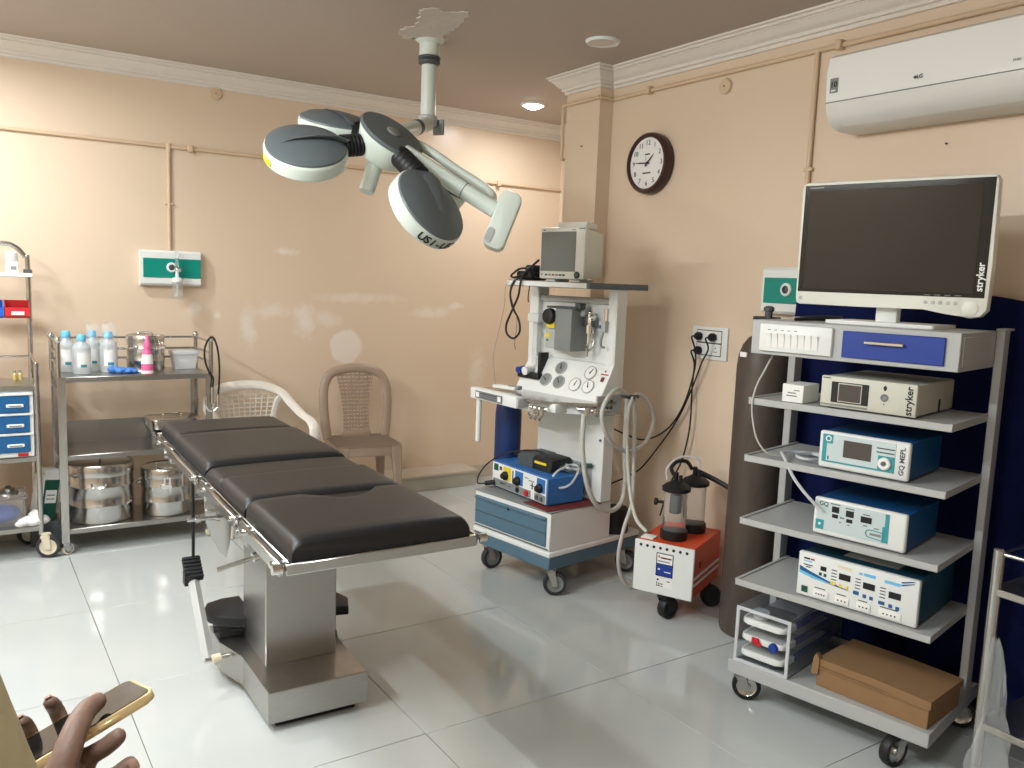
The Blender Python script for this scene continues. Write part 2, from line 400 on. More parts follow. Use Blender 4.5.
# downlights
for (x, y, wt) in DOWNLIGHTS:
    on_ = wt > 0
    lab = {(3.27, 4.77): 'round recessed ceiling downlight glowing white beyond the wall pier', (2.67, 3.32): 'round recessed ceiling downlight that is switched off above the wall clock',
           (-0.05, 4.50): 'lit round ceiling downlight above the drawer cart', (-0.9, 3.6): 'lit round ceiling downlight nearest the left wall'}[(x, y)]
    t = thing('downlight', lab, 'ceiling light', (x, y, CEIL), 0, 'round ceiling downlights')
    b = bmnew(); lathe(b, [(.062, -.001), (.066, -.012), (.078, -.013), (.084, -.006), (.085, 0.0)], 32, cap=False); obj('trim_ring', b, 'white', t)
    b = bmnew(); lathe(b, [(0, -.034), (.030, -.031), (.050, -.023), (.062, -.011), (.066, -.003), (0, -.003)] if on_ else [(0, -.010), (.063, -.010), (.066, -.003), (0, -.003)], 32); obj('lens', b, 'lightemit' if on_ else 'lightoff', t)
    if on_:
        ld = bpy.data.lights.new('downlight_lamp', 'AREA'); ld.shape = 'DISK'; ld.size = 0.12; ld.energy = wt; ld.color = (0.94, 0.98, 1.0); ld.spread = R(170)
        lo = bpy.data.objects.new('downlight_lamp', ld); C.objects.link(lo); lo.parent = t; lo.location = (0, 0, -.038)

t = thing('tube_light', 'lit batten tube light on the left wall', 'tube light', (TUBE[0], TUBE[1], TUBE[2]))
b = bmnew(); box(b, 0, .035, -.62, .62, -.025, .025, bev=.004, seg=1); obj('batten', b, 'white', t)
b = bmnew(); cyl(b, (.055, -.59, 0), (.055, .59, 0), .014, n=16); obj('tube', b, 'panelemit', t)
for s_ in (-1, 1):
    b = bmnew(); box(b, .03, .07, s_ * .59, s_ * .615, -.016, .016, bev=.003, seg=1); obj('tube_holder', b, 'white', t)
ld = bpy.data.lights.new('tube_lamp', 'AREA'); ld.shape = 'RECTANGLE'; ld.size = 1.16; ld.size_y = .03; ld.energy = TUBE[3]; ld.color = (0.92, 0.975, 1.0)
lo = bpy.data.objects.new('tube_lamp', ld); C.objects.link(lo); lo.parent = t; lo.location = (.075, 0, 0)
lo.rotation_euler = Matrix(((0, 0, -1), (1, 0, 0), (0, -1, 0))).to_euler()
for k, (x, y, wt) in enumerate(FILL_PANELS):  # added fill lights, shaped as square ceiling panels
    t = thing('ceiling_lamp', ['square lit ceiling panel left of the operating table', 'square lit ceiling panel behind the person with the phone'][k], 'ceiling light', (x, y, CEIL), 0, 'square ceiling panels')
    b = bmnew(); box(b, -.31, .31, -.31, .31, -.014, 0, bev=.003, seg=1); obj('frame', b, 'white', t)
    b = bmnew(); box(b, -.29, .29, -.29, .29, -.0165, -.012); obj('diffuser', b, 'panelemit', t)
    ld = bpy.data.lights.new('panel_lamp', 'AREA'); ld.shape = 'SQUARE'; ld.size = 0.56; ld.energy = wt; ld.color = (0.92, 0.975, 1.0)
    lo = bpy.data.objects.new('panel_lamp', ld); C.objects.link(lo); lo.parent = t; lo.location = (0, 0, -.02)
# ---------------------------------------------------------------- wall fittings
def clip(parent, p, d, r=.02):
    b = bmnew(); mm = axis_mtx(p, d)
    box(b, -.014, .014, -.020, .020, -.012, .026, bev=.003, seg=1, mtx=mm); return obj('clip', b, 'conduit', parent)
t = thing('conduit', 'thin painted conduit across the back wall dropping to the teal gas outlet', 'conduit', (0, YB, 0))
b = bmnew(); tube(b, [(XL, -.012, 2.193), (XF, -.012, 2.193)], .0105, 10, 1); obj('pipe', b, 'conduit', t)
b = bmnew(); tube(b, [(1.086, -.012, 2.19), (1.086, -.012, 1.59)], .0105, 10, 1); obj('drop_pipe', b, 'conduit', t)
for x in (1.206, 3.374, -.3): clip(t, (x, -.012, 2.193), (0, -1, 0))
b = bmnew(); box(b, 1.064, 1.108, -.02, 0, 1.857, 1.871, bev=.002); obj('saddle', b, 'conduit', t)
b = bmnew(); cyl(b, (1.086, -.012, 2.21), (1.086, -.012, 2.165), .0155); obj('tee', b, 'conduit', t)
t = thing('conduit', 'thin painted conduit under the cornice of the right wall with a drop behind the monitor', 'conduit', (XR, 0, 0))
b = bmnew(); tube(b, [(-.012, YF, 2.505), (-.012, 3.718, 2.505)], .0105, 10, 1); tube(b, [(-.012, 3.718, 2.505), (-.107, 3.718, 2.505)], .0105, 10, 1); tube(b, [(-.107, 3.718, 2.505), (-.107, 4.042, 2.505)], .0105, 10, 1); obj('pipe', b, 'conduit', t)
b = bmnew(); tube(b, [(-.012, 2.391, 2.505), (-.012, 2.391, 1.58)], .0105, 10, 1); obj('drop_pipe', b, 'conduit', t)
b = bmnew(); tube(b, [(-.107, 4.045, 2.51), (-.107, 4.045, 2.225), (-.10, 4.045, 2.205), (-.06, 4.045, 2.200)], .0105, 10, 3); obj('end_drop_pipe', b, 'conduit', t)
for y in (3.42, 2.279): clip(t, (-.012, y, 2.505), (-1, 0, 0))
b = bmnew(); box(b, -.02, 0, 2.37, 2.412, 2.008, 2.022, bev=.002); obj('saddle', b, 'conduit', t)
for (p, d, lab) in (((1.358, YB, 2.532), (0, -1, 0), 'round painted junction cover high on the back wall'), ((XR, 2.90, 2.443), (-1, 0, 0), 'round painted junction cover right of the wall clock')):
    t = thing('junction_cover', lab, 'junction cover', p)
    b = bmnew(); lathe(b, [(.036, 0), (.036, .012), (.033, .017), (0, .019)], 28, axis_mtx((0, 0, 0), d)); obj('disc', b, 'conduit', t)
    b = bmnew(); cyl(b, Vector(d) * .018, Vector(d) * .0215, .004, n=10); obj('screw', b, 'darkgrey', t)
t = thing('wall_nail', 'small dark nail in the wall below the air conditioner', 'nail', (XR, 1.793, 2.059))
b = bmnew(); cyl(b, (0, 0, 0), (-.008, 0, 0), .0025, n=8); cyl(b, (-.008, 0, 0), (-.0095, 0, 0), .0042, n=8); obj('shank', b, 'ink', t)
t = thing('wall_nail', 'tiny dark nail on the pier under the cornice', 'nail', (3.0, 3.87, 2.26))
b = bmnew(); cyl(b, (0, 0, 0), (-.008, 0, 0), .003, n=8); cyl(b, (-.008, 0, 0), (-.01, 0, 0), .004, n=8); obj('shank', b, 'ink', t)

# gas outlet panels (local x right along wall, -y out of the wall)
def gas_panel(lab, loc, rz, ox, w=.335, h=.205):
    t = thing('gas_outlet_panel', lab, 'gas outlet', loc, rz)
    b = bmnew()
    prof = [(0, -h / 2), (-.045, -h / 2), (-.058, -h / 2 + .012), (-.06, 0), (-.058, h / 2 - .012), (-.045, h / 2), (0, h / 2)]
    prism(b, prof, -w / 2, w / 2, YZ()); obj('housing', b, 'white', t)
    b = bmnew(); box(b, -w / 2 + .012, w / 2 - .001, -.0635, -.04, -.056, .056, bev=.002, seg=1); obj('teal_band', b, 'teal', t)
    b = bmnew(); lathe(b, [(.029, 0), (.029, .008), (.024, .012), (.018, .012), (.016, .004), (0, .004)], 24, axis_mtx((ox, -.0625, 0.005), (0, -1, 0))); o = obj('outlet_ring', b, 'white', t)
    b = bmnew(); lathe(b, [(.017, 0), (.017, .006), (.010, .009), (.009, .003), (0, .003)], 20, axis_mtx((ox, -.067, 0.005), (0, -1, 0))); obj('socket', b, 'darkgrey', o)
    return t
t = gas_panel('teal and white gas outlet panel on the back wall above the instrument trolley', (1.086, YB, 1.487), 0, .0)
b = bmnew(); lathe(b, [(.006, 0), (.010, .01), (.010, .028), (.014, .03), (.014, .04), (.008, .045)], 16, axis_mtx((.022, -.08, -.004), (.2, -1, -.1))); obj('connector', b, 'chrome', t)
b = bmnew(); lathe(b, [(.017, -.022), (.031, -.018), (.033, -.002), (.028, .006), (.010, .012), (.008, .05)], 20, Matrix.Translation((.022, -.105, -.062))); obj('regulator_cap', b, 'white', t)
b = bmnew(); lathe(b, [(0, -.115), (.024, -.115), (.029, -.11), (.029, -.02)], 20, Matrix.Translation((.022, -.105, -.062)), cap=False); obj('humidifier_jar', b, 'clear', t)
b = bmnew(); cyl(b, (.022, -.105, -.08), (.022, -.105, -.155), .004, n=8); cyl(b, (.022, -.105, -.15), (.022, -.105, -.163), .012, n=10); obj('dip_tube', b, 'white', t)
b = bmnew(); lathe(b, [(.010, 0), (.011, .005), (.011, .105), (.006, .112), (0, .113)], 14, Matrix.Translation((.022, -.105, -.01))); obj('flow_tube', b, 'clear', t)
gas_panel('teal and white gas outlet panel on the right wall half hidden by the monitor', (XR, 2.385, 1.495), R(-90), -.03)

# clock
t = thing('wall_clock', 'round wall clock with a dark brown rim and white dial', 'clock', (XR, 3.375, 2.127), R(-90))
cm = axis_mtx((0, 0, 0), (0, -1, 0))
b = bmnew(); lathe(b, [(.150, 0), (.156, .006), (.158, .03), (.154, .052), (.146, .060), (.136, .061), (.131, .054), (.131, .04), (0, .04)], 48, cm); obj('rim', b, 'clockbrown', t)
b = bmnew(); lathe(b, [(0, .0455), (.1315, .0455), (.1315, .041), (0, .041)], 40, cm); dial = obj('dial', b, 'paper', t)
for k in range(1, 13):
    a = R(90 - 30 * k); text('numeral', str(k), .036, 'inkgrey', dial, front(.104 * math.cos(a), -.0470, .104 * math.sin(a)))
plate('maker_print', -.018, .018, .042, .049, -.0475, 'inkgrey', dial, .0004); plate('maker_print', -.030, .030, -.054, -.046, -.0475, 'inkgrey', dial, .0004)
def hand(ang, L, w, y, mt, tail=.02):
    b = bmnew(); a = R(90 - ang); q = Matrix.Translation((0, y, 0)) @ Matrix.Rotation(-a, 4, 'Y')
    prism(b, [(-tail, -w), (L * .55, -w * .9), (L, 0), (L * .55, w * .9), (-tail, w)], 0, .0015, q @ XZ()); return b
obj('hour_hand', hand(48, .068, .0042, -.0485, 'ink'), 'ink', t)
obj('minute_hand', hand(274, .098, .0036, -.0505, 'ink'), 'ink', t)
obj('second_hand', hand(345, .035, .0012, -.052, 'ink'), 'midgrey', t)
b = bmnew(); lathe(b, [(.006, 0), (.006, .008), (0, .009)], 12, axis_mtx((0, -.0455, 0), (0, -1, 0))); obj('centre_pin', b, 'ink', t)

# air conditioner: local x along the wall to the right, -y out of the wall
t = thing('air_conditioner', 'long white split air conditioner high on the right wall', 'air conditioner', (XR, 2.185, 2.115), R(-90))
W = .90
b = bmnew(); prism(b, [(0, .30), (-.18, .30), (-.205, .285), (-.212, .24), (-.210, .118), (0, .118)], 0.0, W, YZ(), bev=.006); obj('front_cover', b, 'acwhite', t)
b = bmnew(); prism(b, [(0, .114), (-.208, .114), (-.200, .075), (-.180, .046), (-.150, .026), (-.12, .018), (0, .018)], 0.0, W, YZ(), bev=.006); low = obj('lower_body', b, 'acgrey', t)
b = bmnew(); prism(b, [(-.209, .108), (-.203, .074), (-.183, .044), (-.156, .026), (-.152, .030), (-.175, .047), (-.195, .075), (-.2, .108)], .055, W - .055, YZ()); obj('flap', b, 'acgrey', low)
b = bmnew(); box(b, .0, W, -.205, -.02, .113, .119); obj('seam', b, 'midgrey', t)
for i in range(3):
    b = bmnew(); box(b, .05, W - .05, -.17 + .05 * i, -.15 + .05 * i, .298, .303); obj('intake_slat', b, 'acgrey', t)
b = bmnew(); box(b, .02, .055, -.2145, -.2105, .150, .205, bev=.001, seg=1); bd = obj('badge', b, 'midgrey', t)
text('lettering', '10', .030, 'ink', bd, front(.0375, -.2150, .180), True)
b = bmnew(); box(b, .028, .047, -.2150, -.2140, .156, .161); obj('lettering', b, 'paper', bd)
b = bmnew(); lathe(b, [(0, 0), (.0055, 0), (.0055, .002), (0, .002)], 16, axis_mtx((.372, -.2115, .152), (0, -1, 0))); obj('logo_disc', b, 'darkgrey', t)
text('lettering', 'LG', .019, 'darkgrey', t, front(.390, -.2135, .152), True)
text('lettering', 'DUAL', .010, 'darkgrey', t, front(.72, -.2135, .148))

# power socket and plugs on the right wall
t = thing('power_socket', 'white double power socket plate on the right wall', 'socket', (XR, 2.893, 1.226), R(-90))
b = bmnew(); box(b, -.115, .115, -.012, 0, -.08, .08, bev=.004); obj('plate', b, 'white', t)
for z0 in (-.058, .004):
    b = bmnew(); box(b, -.078, .078, -.0150, -.011, z0, z0 + .056, bev=.002, seg=1); o = obj('socket_module', b, 'paper', t)
    for i, x in enumerate((-.045, .045)):
        b = bmnew(); box(b, x - .03, x + .03, -.0170, -.0145, z0 + .006, z0 + .050, bev=.002, seg=1); obj('face', b, 'white', o)
    for (x, z) in ((-.004, z0 + .036), (-.01, z0 + .018), (.002, z0 + .018)):
        b = bmnew(); cyl(b, (x + .052, -.0165, z), (x + .052, -.0176, z), .0035, n=8); obj('pin_hole', b, 'ink', o)
    b = bmnew(); box(b, -.082, .082, -.0135, -.0115, z0 - .004, z0 + .060, bev=.001, seg=1); obj('gasket', b, 'darkgrey', o)
plug_cables = [
    ((3.06, 2.949, 1.257), [(3.02, 2.949, 1.25), (3.045, 2.943, 1.18), (3.05, 2.948, 1.08), (3.05, 3.007, .90), (3.045, 3.107, .763), (3.03, 3.257, .683), (3.0, 3.40, .697), (2.93, 3.50, .746)], 'black plug in the upper left of the wall socket with its cable'),
    ((3.06, 2.858, 1.257), [(3.02, 2.858, 1.25), (3.045, 2.86, 1.20), (3.05, 2.903, 1.125), (3.05, 2.953, 1.0), (3.055, 3.054, .812), (3.05, 3.238, .574), (3.03, 3.33, .482), (2.95, 3.46, .392)], 'black plug in the upper right of the wall socket with its cable'),
    ((3.06, 2.947, 1.187), [(3.02, 2.947, 1.18), (3.045, 2.945, 1.12), (3.055, 2.959, 1.012), (3.055, 2.958, .80), (3.05, 2.992, .624), (3.0, 3.015, .50), (2.9, 2.97, .36)], 'black plug in the lower left of the wall socket with its cable')]
for p, pts, lab in plug_cables:
    t = thing('power_plug', lab, 'plug', (0, 0, 0), 0, 'power plugs in the wall socket')
    b = bmnew(); lathe(b, [(.012, 0), (.020, .004), (.021, .018), (.015, .030), (.009, .036), (0, .037)], 18, axis_mtx((3.078, p[1], p[2]), (-1, 0, 0))); obj('plug_body', b, 'black', t)
    b = bmnew(); tube(b, [(3.045, p[1], p[2])] + pts, .0042, 8, 6); obj('cable', b, 'black', t)
# ================================================================ endoscopy rack (local x right along its front, y deep, z up)
RA = R(-77.755); RO = (2.315, 1.97, 0)
def rk(l, d, z): a = RA; return (RO[0] + l * math.cos(a) - d * math.sin(a), RO[1] + l * math.sin(a) + d * math.cos(a), z)
t = thing('equipment_rack', 'tall grey wheeled equipment rack with a blue drawer and four open shelves', 'rack', RO, RA)
b = bmnew(); box(b, -.006, .69, 0, .50, .108, .158, bev=.003, seg=1); obj('base_plate', b, 'greyplate', t)
for z in (1.122, .918, .690, .464):
    b = bmnew()
    box(b, 0, .665, 0, .40, z - .024, z - .004, bev=.002, seg=1)
    box(b, 0, .012, 0, .40, z - .006, z); box(b, .653, .665, 0, .40, z - .006, z); box(b, 0.012, .653, .0, .006, z - .006, z - .001)
    obj('shelf', b, 'greyplate', t)
for x0, x1 in ((-.034, -.006), (.665, .690)):
    b = bmnew(); box(b, x0, x1, .35, .41, .150, 1.400, bev=.002, seg=1); obj('post', b, 'greyplate', t)
b = bmnew(); box(b, .664, .692, .345, .455, 1.394, 1.402, bev=.002, seg=1); obj('post_cap', b, 'greyplate', t)
b = bmnew(); box(b, -.005, .664, 0, .365, 1.277, 1.394, bev=.002, seg=1); top = obj('drawer_case', b, 'greyplate', t)
b = bmnew(); box(b, .664, .667, .025, .34, 1.29, 1.38, bev=.001, seg=1); obj('side_panel', b, 'greyplate', top)
b = bmnew(); box(b, .316, .624, -.008, .02, 1.292, 1.377, bev=.002, seg=1); dr = obj('drawer', b, 'navydrawer', t)
b = bmnew(); box(b, .39, .51, -.024, -.018, 1.340, 1.350, bev=.002, seg=1); box(b, .395, .402, -.02, -.006, 1.341, 1.349); box(b, .498, .505, -.02, -.006, 1.341, 1.349); obj('handle', b, 'chrome', dr)
b = bmnew(); box(b, .030, .284, -.013, .01, 1.290, 1.383, bev=.004); sp = obj('switch_panel', b, 'white', t)
for i in range(8):
    x = .056 + i * .0235
    b = bmnew(); prism(b, [(-.014, 1.305), (-.017, 1.335), (-.022, 1.352), (-.013, 1.352), (-.012, 1.305)], x, x + .019, YZ()); obj('rocker_switch', b, 'paper', sp)
    if i < 5:
        b = bmnew(); box(b, x + .005, x + .014, -.0135, -.0128, 1.362, 1.3645, mtx=None); obj('pen_mark', b, 'inkgrey', sp)
for x, y, yw in ((.020, .05, .5), (.592, .045, -1.9), (.055, .45, .9), (.63, .45, .3)):
    castor(t, x, y, .052, .110, 'black', 'steel', 'steel', .03, yw, .026)

# monitor
t = thing('surgical_monitor', 'large dark flat screen monitor in a cream bezel on top of the rack', 'monitor', RO, RA)
poly = rrect(.066, .684, 1.452, 1.868, .018, 4)
out = []
for (x, z) in poly: out.append((x, z))
b = bmnew()
chin = [(.070, 1.475), (.074, 1.458), (.085, 1.453), (.30, 1.453), (.50, 1.455), (.565, 1.450), (.60, 1.440), (.635, 1.434), (.665, 1.440), (.682, 1.460), (.684, 1.60), (.680, 1.850), (.672, 1.864), (.655, 1.868), (.085, 1.868), (.070, 1.862), (.066, 1.845)]
prism(b, chin, -.19, -.150, XZ(), bev=.006); bez = obj('bezel', b, 'cream', t)
b = bmnew(); box(b, .078, .672, .1475, .16, 1.497, 1.858, bev=.001, seg=1); sc = obj('screen_border', b, 'blackgloss', t)
b = bmnew(); box(b, .098, .640, .1465, .15, 1.510, 1.840); obj('screen', b, 'screen', sc)
b = bmnew(); box(b, .10, .65, .19, .225, 1.50, 1.84, bev=.02); obj('back_shell', b, 'cream', t)
plate('print_line', .095, .145, 1.8475, 1.8515, .1472, 'midgrey', sc, .0004); plate('print_line', .150, .185, 1.8480, 1.8510, .1472, 'inkgrey', sc, .0004)
text('lettering', 'stryker', .030, 'paper', sc, front(.656, .1470, 1.560, 90), True)
b = bmnew(); lathe(b, [(.024, 0), (.024, .002), (.021, .004), (0, .004)], 28, axis_mtx((.636, .150, 1.465), (0, -1, 0))); obj('power_button', b, 'cream', bez)
for i in range(5):
    b = bmnew(); lathe(b, [(.006, 0), (.006, .0015), (0, .002)], 12, axis_mtx((.505 + .022 * i, .150, 1.478), (0, -1, 0))); obj('button', b, 'greyplate', bez)
for i in range(4): plate('print_line', .50 + .03 * i, .518 + .03 * i, 1.5005, 1.5025, .1472, 'midgrey', sc, .0004)
b = bmnew(); lathe(b, [(.007, 0), (.007, .0015), (0, .002)], 14, axis_mtx((.090, .150, 1.475), (0, -1, 0))); obj('indicator', b, 'greyplate', bez)
b = bmnew(); box(b, .335, .405, .195, .235, 1.40, 1.56, bev=.006); obj('neck', b, 'white', t)
b = bmnew(); prism(b, rrect(.205, .553, .100, .32, .01), 1.3945, 1.406, bev=.002); obj('stand_base', b, 'white', t)

# ---- devices on the shelves
def device(name, lab, x0, x1, z0, z1, dep, case, face, rim=.008, cat='medical device'):
    t = thing(name, lab, cat, rk(0, 0, 0), RA)
    b = bmnew(); box(b, x0 + .003, x1 - .003, .045, dep, z0 + .006, z1 - .002, bev=.003, seg=1); obj('case', b, case, t)
    b = bmnew(); box(b, x0, x1, .026, .048, z0 + .005, z1, bev=rim, seg=3); f = obj('front_panel', b, face, t)
    for fx in (x0 + .025, x1 - .025):
        for fy in (.06, dep - .03):
            b = bmnew(); cyl(b, (fx, fy, z0), (fx, fy, z0 + .008), .009, n=10); obj('foot', b, 'black', t)
    return t, f
t, f = device('camera_console', 'cream camera console with a small screen on the top shelf of the rack', .245, .549, 1.118, 1.225, .385, 'devcream', 'devcream', .004)
b = bmnew(); box(b, .281, .402, .0235, .03, 1.140, 1.208, bev=.001, seg=1); s_ = obj('display_window', b, 'black', f)
b = bmnew(); box(b, .304, .381, .0222, .025, 1.144, 1.205, bev=.001, seg=1); obj('display_rim', b, 'devcream', s_)
plate('display', .307, .378, 1.147, 1.202, .0222, 'lcdbrown', s_, .001)
b = bmnew(); lathe(b, [(.012, 0), (.012, .003), (.009, .005), (.006, .002), (0, .002)], 20, axis_mtx((.452, .026, 1.174), (0, -1, 0))); obj('camera_socket', b, 'midgrey', f)
b = bmnew(); cyl(b, (.452, .0258, 1.204), (.452, .025, 1.204), .006, n=8); box(b, .449, .455, .0252, .026, 1.196, 1.212); obj('camera_symbol', b, 'ink', f)
b = bmnew(); cyl(b, (.452, .0258, 1.153), (.452, .025, 1.153), .002, n=8); obj('indicator', b, 'ink', f)
text('lettering', 'stryker', .031, 'ink', f, front(.527, .0255, 1.172, 90), True)
plate('print_line', .250, .276, 1.217, 1.220, .0262, 'ink', f, .0005)
b = bmnew(); box(b, .250, .400, .0225, .028, 1.130, 1.134); obj('lower_groove', b, 'midgrey', f)
b = bmnew(); box(b, .5455, .5475, .24, .255, 1.125, 1.165); obj('side_slot', b, 'ink', t)

t, f = device('insufflator', 'blue cased unit with a white front and round socket on the second shelf', .255, .545, .914, 1.042, .33, 'devblue', 'white')
b = bmnew(); box(b, .266, .503, .0242, .03, .938, 1.034, bev=.001, seg=1); fp = obj('face_plate', b, 'devface', f)
plate('teal_print', .268, .302, 1.002, 1.032, .0243, 'tealprint', fp, .0006); plate('teal_print', .268, .282, .940, 1.002, .0243, 'tealprint', fp, .0006)
plate('teal_print', .450, .502, .940, .990, .0243, 'tealprint', fp, .0006); plate('teal_print', .282, .450, .940, .945, .0243, 'tealprint', fp, .0006)
b = bmnew(); lathe(b, [(.010, 0), (.010, .001), (.0065, .001), (.0065, 0)], 18, axis_mtx((.287, .0236, 1.018), (0, -1, 0)), cap=False); obj('symbol_ring', b, 'paper', fp)
plate('display', .338, .428, .964, 1.020, .0243, 'lcdbrown', fp, .0015)
b = bmnew(); lathe(b, [(.020, 0), (.020, .006), (.016, .010), (.009, .010), (.008, .003), (0, .003)], 22, axis_mtx((.472, .0235, .966), (0, -1, 0))); o = obj('gas_socket', b, 'paper', fp)
b = bmnew(); cyl(b, (.472, .0205, .966), (.472, .0165, .966), .006, n=12); obj('socket_pin', b, 'darkgrey', o)
for z, x0 in ((1.011, .444), (.998, .444)): plate('print_line', x0, .500, z, z + .004, .0243, 'inkgrey', fp, .0004)
plate('power_mark', .287, .291, .948, .960, .0243, 'ink', fp, .0004)
text('lettering', 'GQ MEPL', .0215, 'inkgrey', f, front(.524, .0255, .981, 90), True)

t, f = device('light_source', 'blue cased unit with three small digital windows on the third shelf', .255, .556, .686, .816, .33, 'devblue', 'white')
b = bmnew(); box(b, .266, .503, .0242, .03, .708, .807, bev=.001, seg=1); fp = obj('face_plate', b, 'devface', f)
for (x0, x1, z0, z1) in ((.318, .342, .775, .795), (.320, .340, .757, .769), (.365, .391, .770, .791), (.368, .388, .751, .763), (.414, .449, .763, .783)):
    plate('digit_window', x0, x1, z0, z1, .0243, 'black', fp, .0012)
text('lettering', 'GQ', .020, 'inkgrey', fp, front(.290, .0240, .797), True)
plate('teal_print', .266, .294, .710, .742, .0243, 'tealprint', fp, .0006); plate('teal_print', .491, .503, .712, .806, .0243, 'tealprint', fp, .0006); plate('teal_print', .484, .492, .712, .764, .0243, 'tealprint', fp, .0006)
b = bmnew(); tube(b, [(.49, .0236, .742), (.445, .0236, .744), (.434, .0236, .736), (.436, .0236, .724), (.447, .0236, .720), (.49, .0236, .716)], .0016, 6, 4); obj('teal_outline', b, 'tealprint', fp)
b = bmnew(); cyl(b, (.280, .0236, .728), (.280, .0215, .728), .0045, n=10); obj('indicator', b, 'paper', fp)
for x in (.350, .357): 
    b = bmnew(); lathe(b, [(.003, 0), (.003, .0006), (0, .0006)], 8, axis_mtx((x, .024, .762), (0, -1, 0))); obj('button', b, 'inkgrey', fp)
for x0, x1, z in ((.312, .345, .801), (.362, .392, .796), (.420, .443, .788), (.345, .352, .744), (.372, .380, .741), (.423, .436, .752), (.458, .474, .750)): plate('print_line', x0, x1, z, z + .003, .0243, 'inkgrey', fp, .0004)
plate('print_line', .446, .482, .727, .735, .0240, 'midgrey', fp, .0004)

t, f = device('electrosurgical_unit', 'wide white fronted electrosurgical unit with blue and orange buttons on the lowest hanging shelf', .217, .612, .460, .617, .38, 'devteal', 'white', .005)
Y = .0262
b = bmnew(); prism(b, [(.224, .568), (.260, .556), (.32, .540), (.40, .523), (.34, .528), (.27, .533), (.224, .545)], 0, .0008, XZ(Y)); obj('blue_swoosh', b, 'drawerblue', f)
b = bmnew(); prism(b, [(.224, .553), (.28, .541), (.35, .529), (.28, .532), (.224, .543)], 0.0008, .0012, XZ(Y)); obj('pale_swoosh', b, 'capblue', f)
b = bmnew(); prism(b, [(.560, .597), (.602, .611), (.592, .612), (.556, .601)], 0, .0008, XZ(Y)); prism(b, [(.560, .588), (.600, .604), (.594, .605), (.556, .592)], 0, .0008, XZ(Y)); obj('blue_corner_print', b, 'drawerblue', f)
plate('power_switch', .236, .257, .479, .500, Y, 'green', f, .003)
for (x0, x1, z0, z1) in ((.296, .316, .568, .583), (.360, .398, .555, .576), (.440, .478, .547, .568), (.522, .560, .540, .561)): plate('digit_window', x0, x1, z0, z1, Y, 'black', f, .0015)
for (x0, x1, z0, z1, mm) in ((.333, .350, .530, .541, 'yellow'), (.362, .372, .528, .540, 'yellow'), (.383, .393, .527, .539, 'yellow'),
        (.410, .429, .519, .532, 'capblue'), (.441, .453, .516, .528, 'capblue'), (.463, .475, .515, .527, 'capblue'), (.492, .512, .510, .522, 'capblue'), (.524, .536, .508, .520, 'capblue'), (.546, .558, .506, .518, 'capblue'), (.292, .302, .550, .561, 'green'), (.308, .318, .549, .560, 'green')):
    b = bmnew(); box(b, x0, x1, Y - .0022, Y, z0, z1, bev=.001, seg=1); obj('button', b, {'yellow': 'yellow', 'capblue': 'drawerblue', 'green': 'green'}[mm], f)
for (x0, x1, z0) in ((.276, .330, .473), (.352, .400, .472), (.424, .470, .472), (.494, .566, .472)):
    b = bmnew(); box(b, x0, x1, Y - .004, Y, z0, z0 + .026, bev=.003, seg=2); o = obj('outlet_block', b, 'paper', f)
    n = 4 if x1 - x0 > .05 else 3
    for i in range(n):
        xx = x0 + (x1 - x0) * (.25 + .5 * i / (n - 1)); b = bmnew(); cyl(b, (xx, Y - .0038, z0 + .013), (xx, Y - .0046, z0 + .013), .0028, n=8); obj('pin_hole', b, 'ink', o)
    plate('print_line', x0 + .005, x1 - .012, z0 + .030, z0 + .0335, Y, 'inkgrey', f, .0005)
for g in range(3):
    for i in range(4):
        x0 = (.334, .414, .494)[g]; z0 = (.578, .571, .564)[g] - i * .0105; plate('mode_lamp', x0, x0 + .018, z0, z0 + .0035, Y, 'inkgrey', f, .0005)
for (x0, x1, z0, z1, mm) in ((.352, .400, .592, .602, 'roller'), (.424, .436, .588, .597, 'capblue'), (.440, .478, .588, .598, 'capblue'), (.506, .556, .584, .594, 'capblue'), (.236, .258, .594, .600, 'ink'), (.260, .274, .594, .600, 'red'), (.236, .266, .586, .590, 'capblue'), (.236, .268, .573, .577, 'inkgrey'), (.245, .262, .566, .570, 'inkgrey')): plate('print_line', x0, x1, z0, z1, Y, mm, f, .0005)
b = bmnew(); box(b, .34, .52, .10, .28, .6152, .6162); st = obj('top_sticker', b, 'paper', t)

# small white carton beside the console
t = thing('medicine_carton', 'small white carton beside the camera console on the top shelf', 'box', rk(0, 0, 0), RA)
b = bmnew(); box(b, .108, .184, .030, .150, 1.119, 1.181, bev=.002, seg=1); o = obj('carton', b, 'paper', t)
plate('print_line', .128, .158, 1.150, 1.154, .0302, 'paperprint', o, .0004); plate('print_line', .124, .162, 1.140, 1.144, .0302, 'paperprint', o, .0004); plate('print_line', .150, .170, 1.160, 1.163, .0302, 'paperprint', o, .0004)

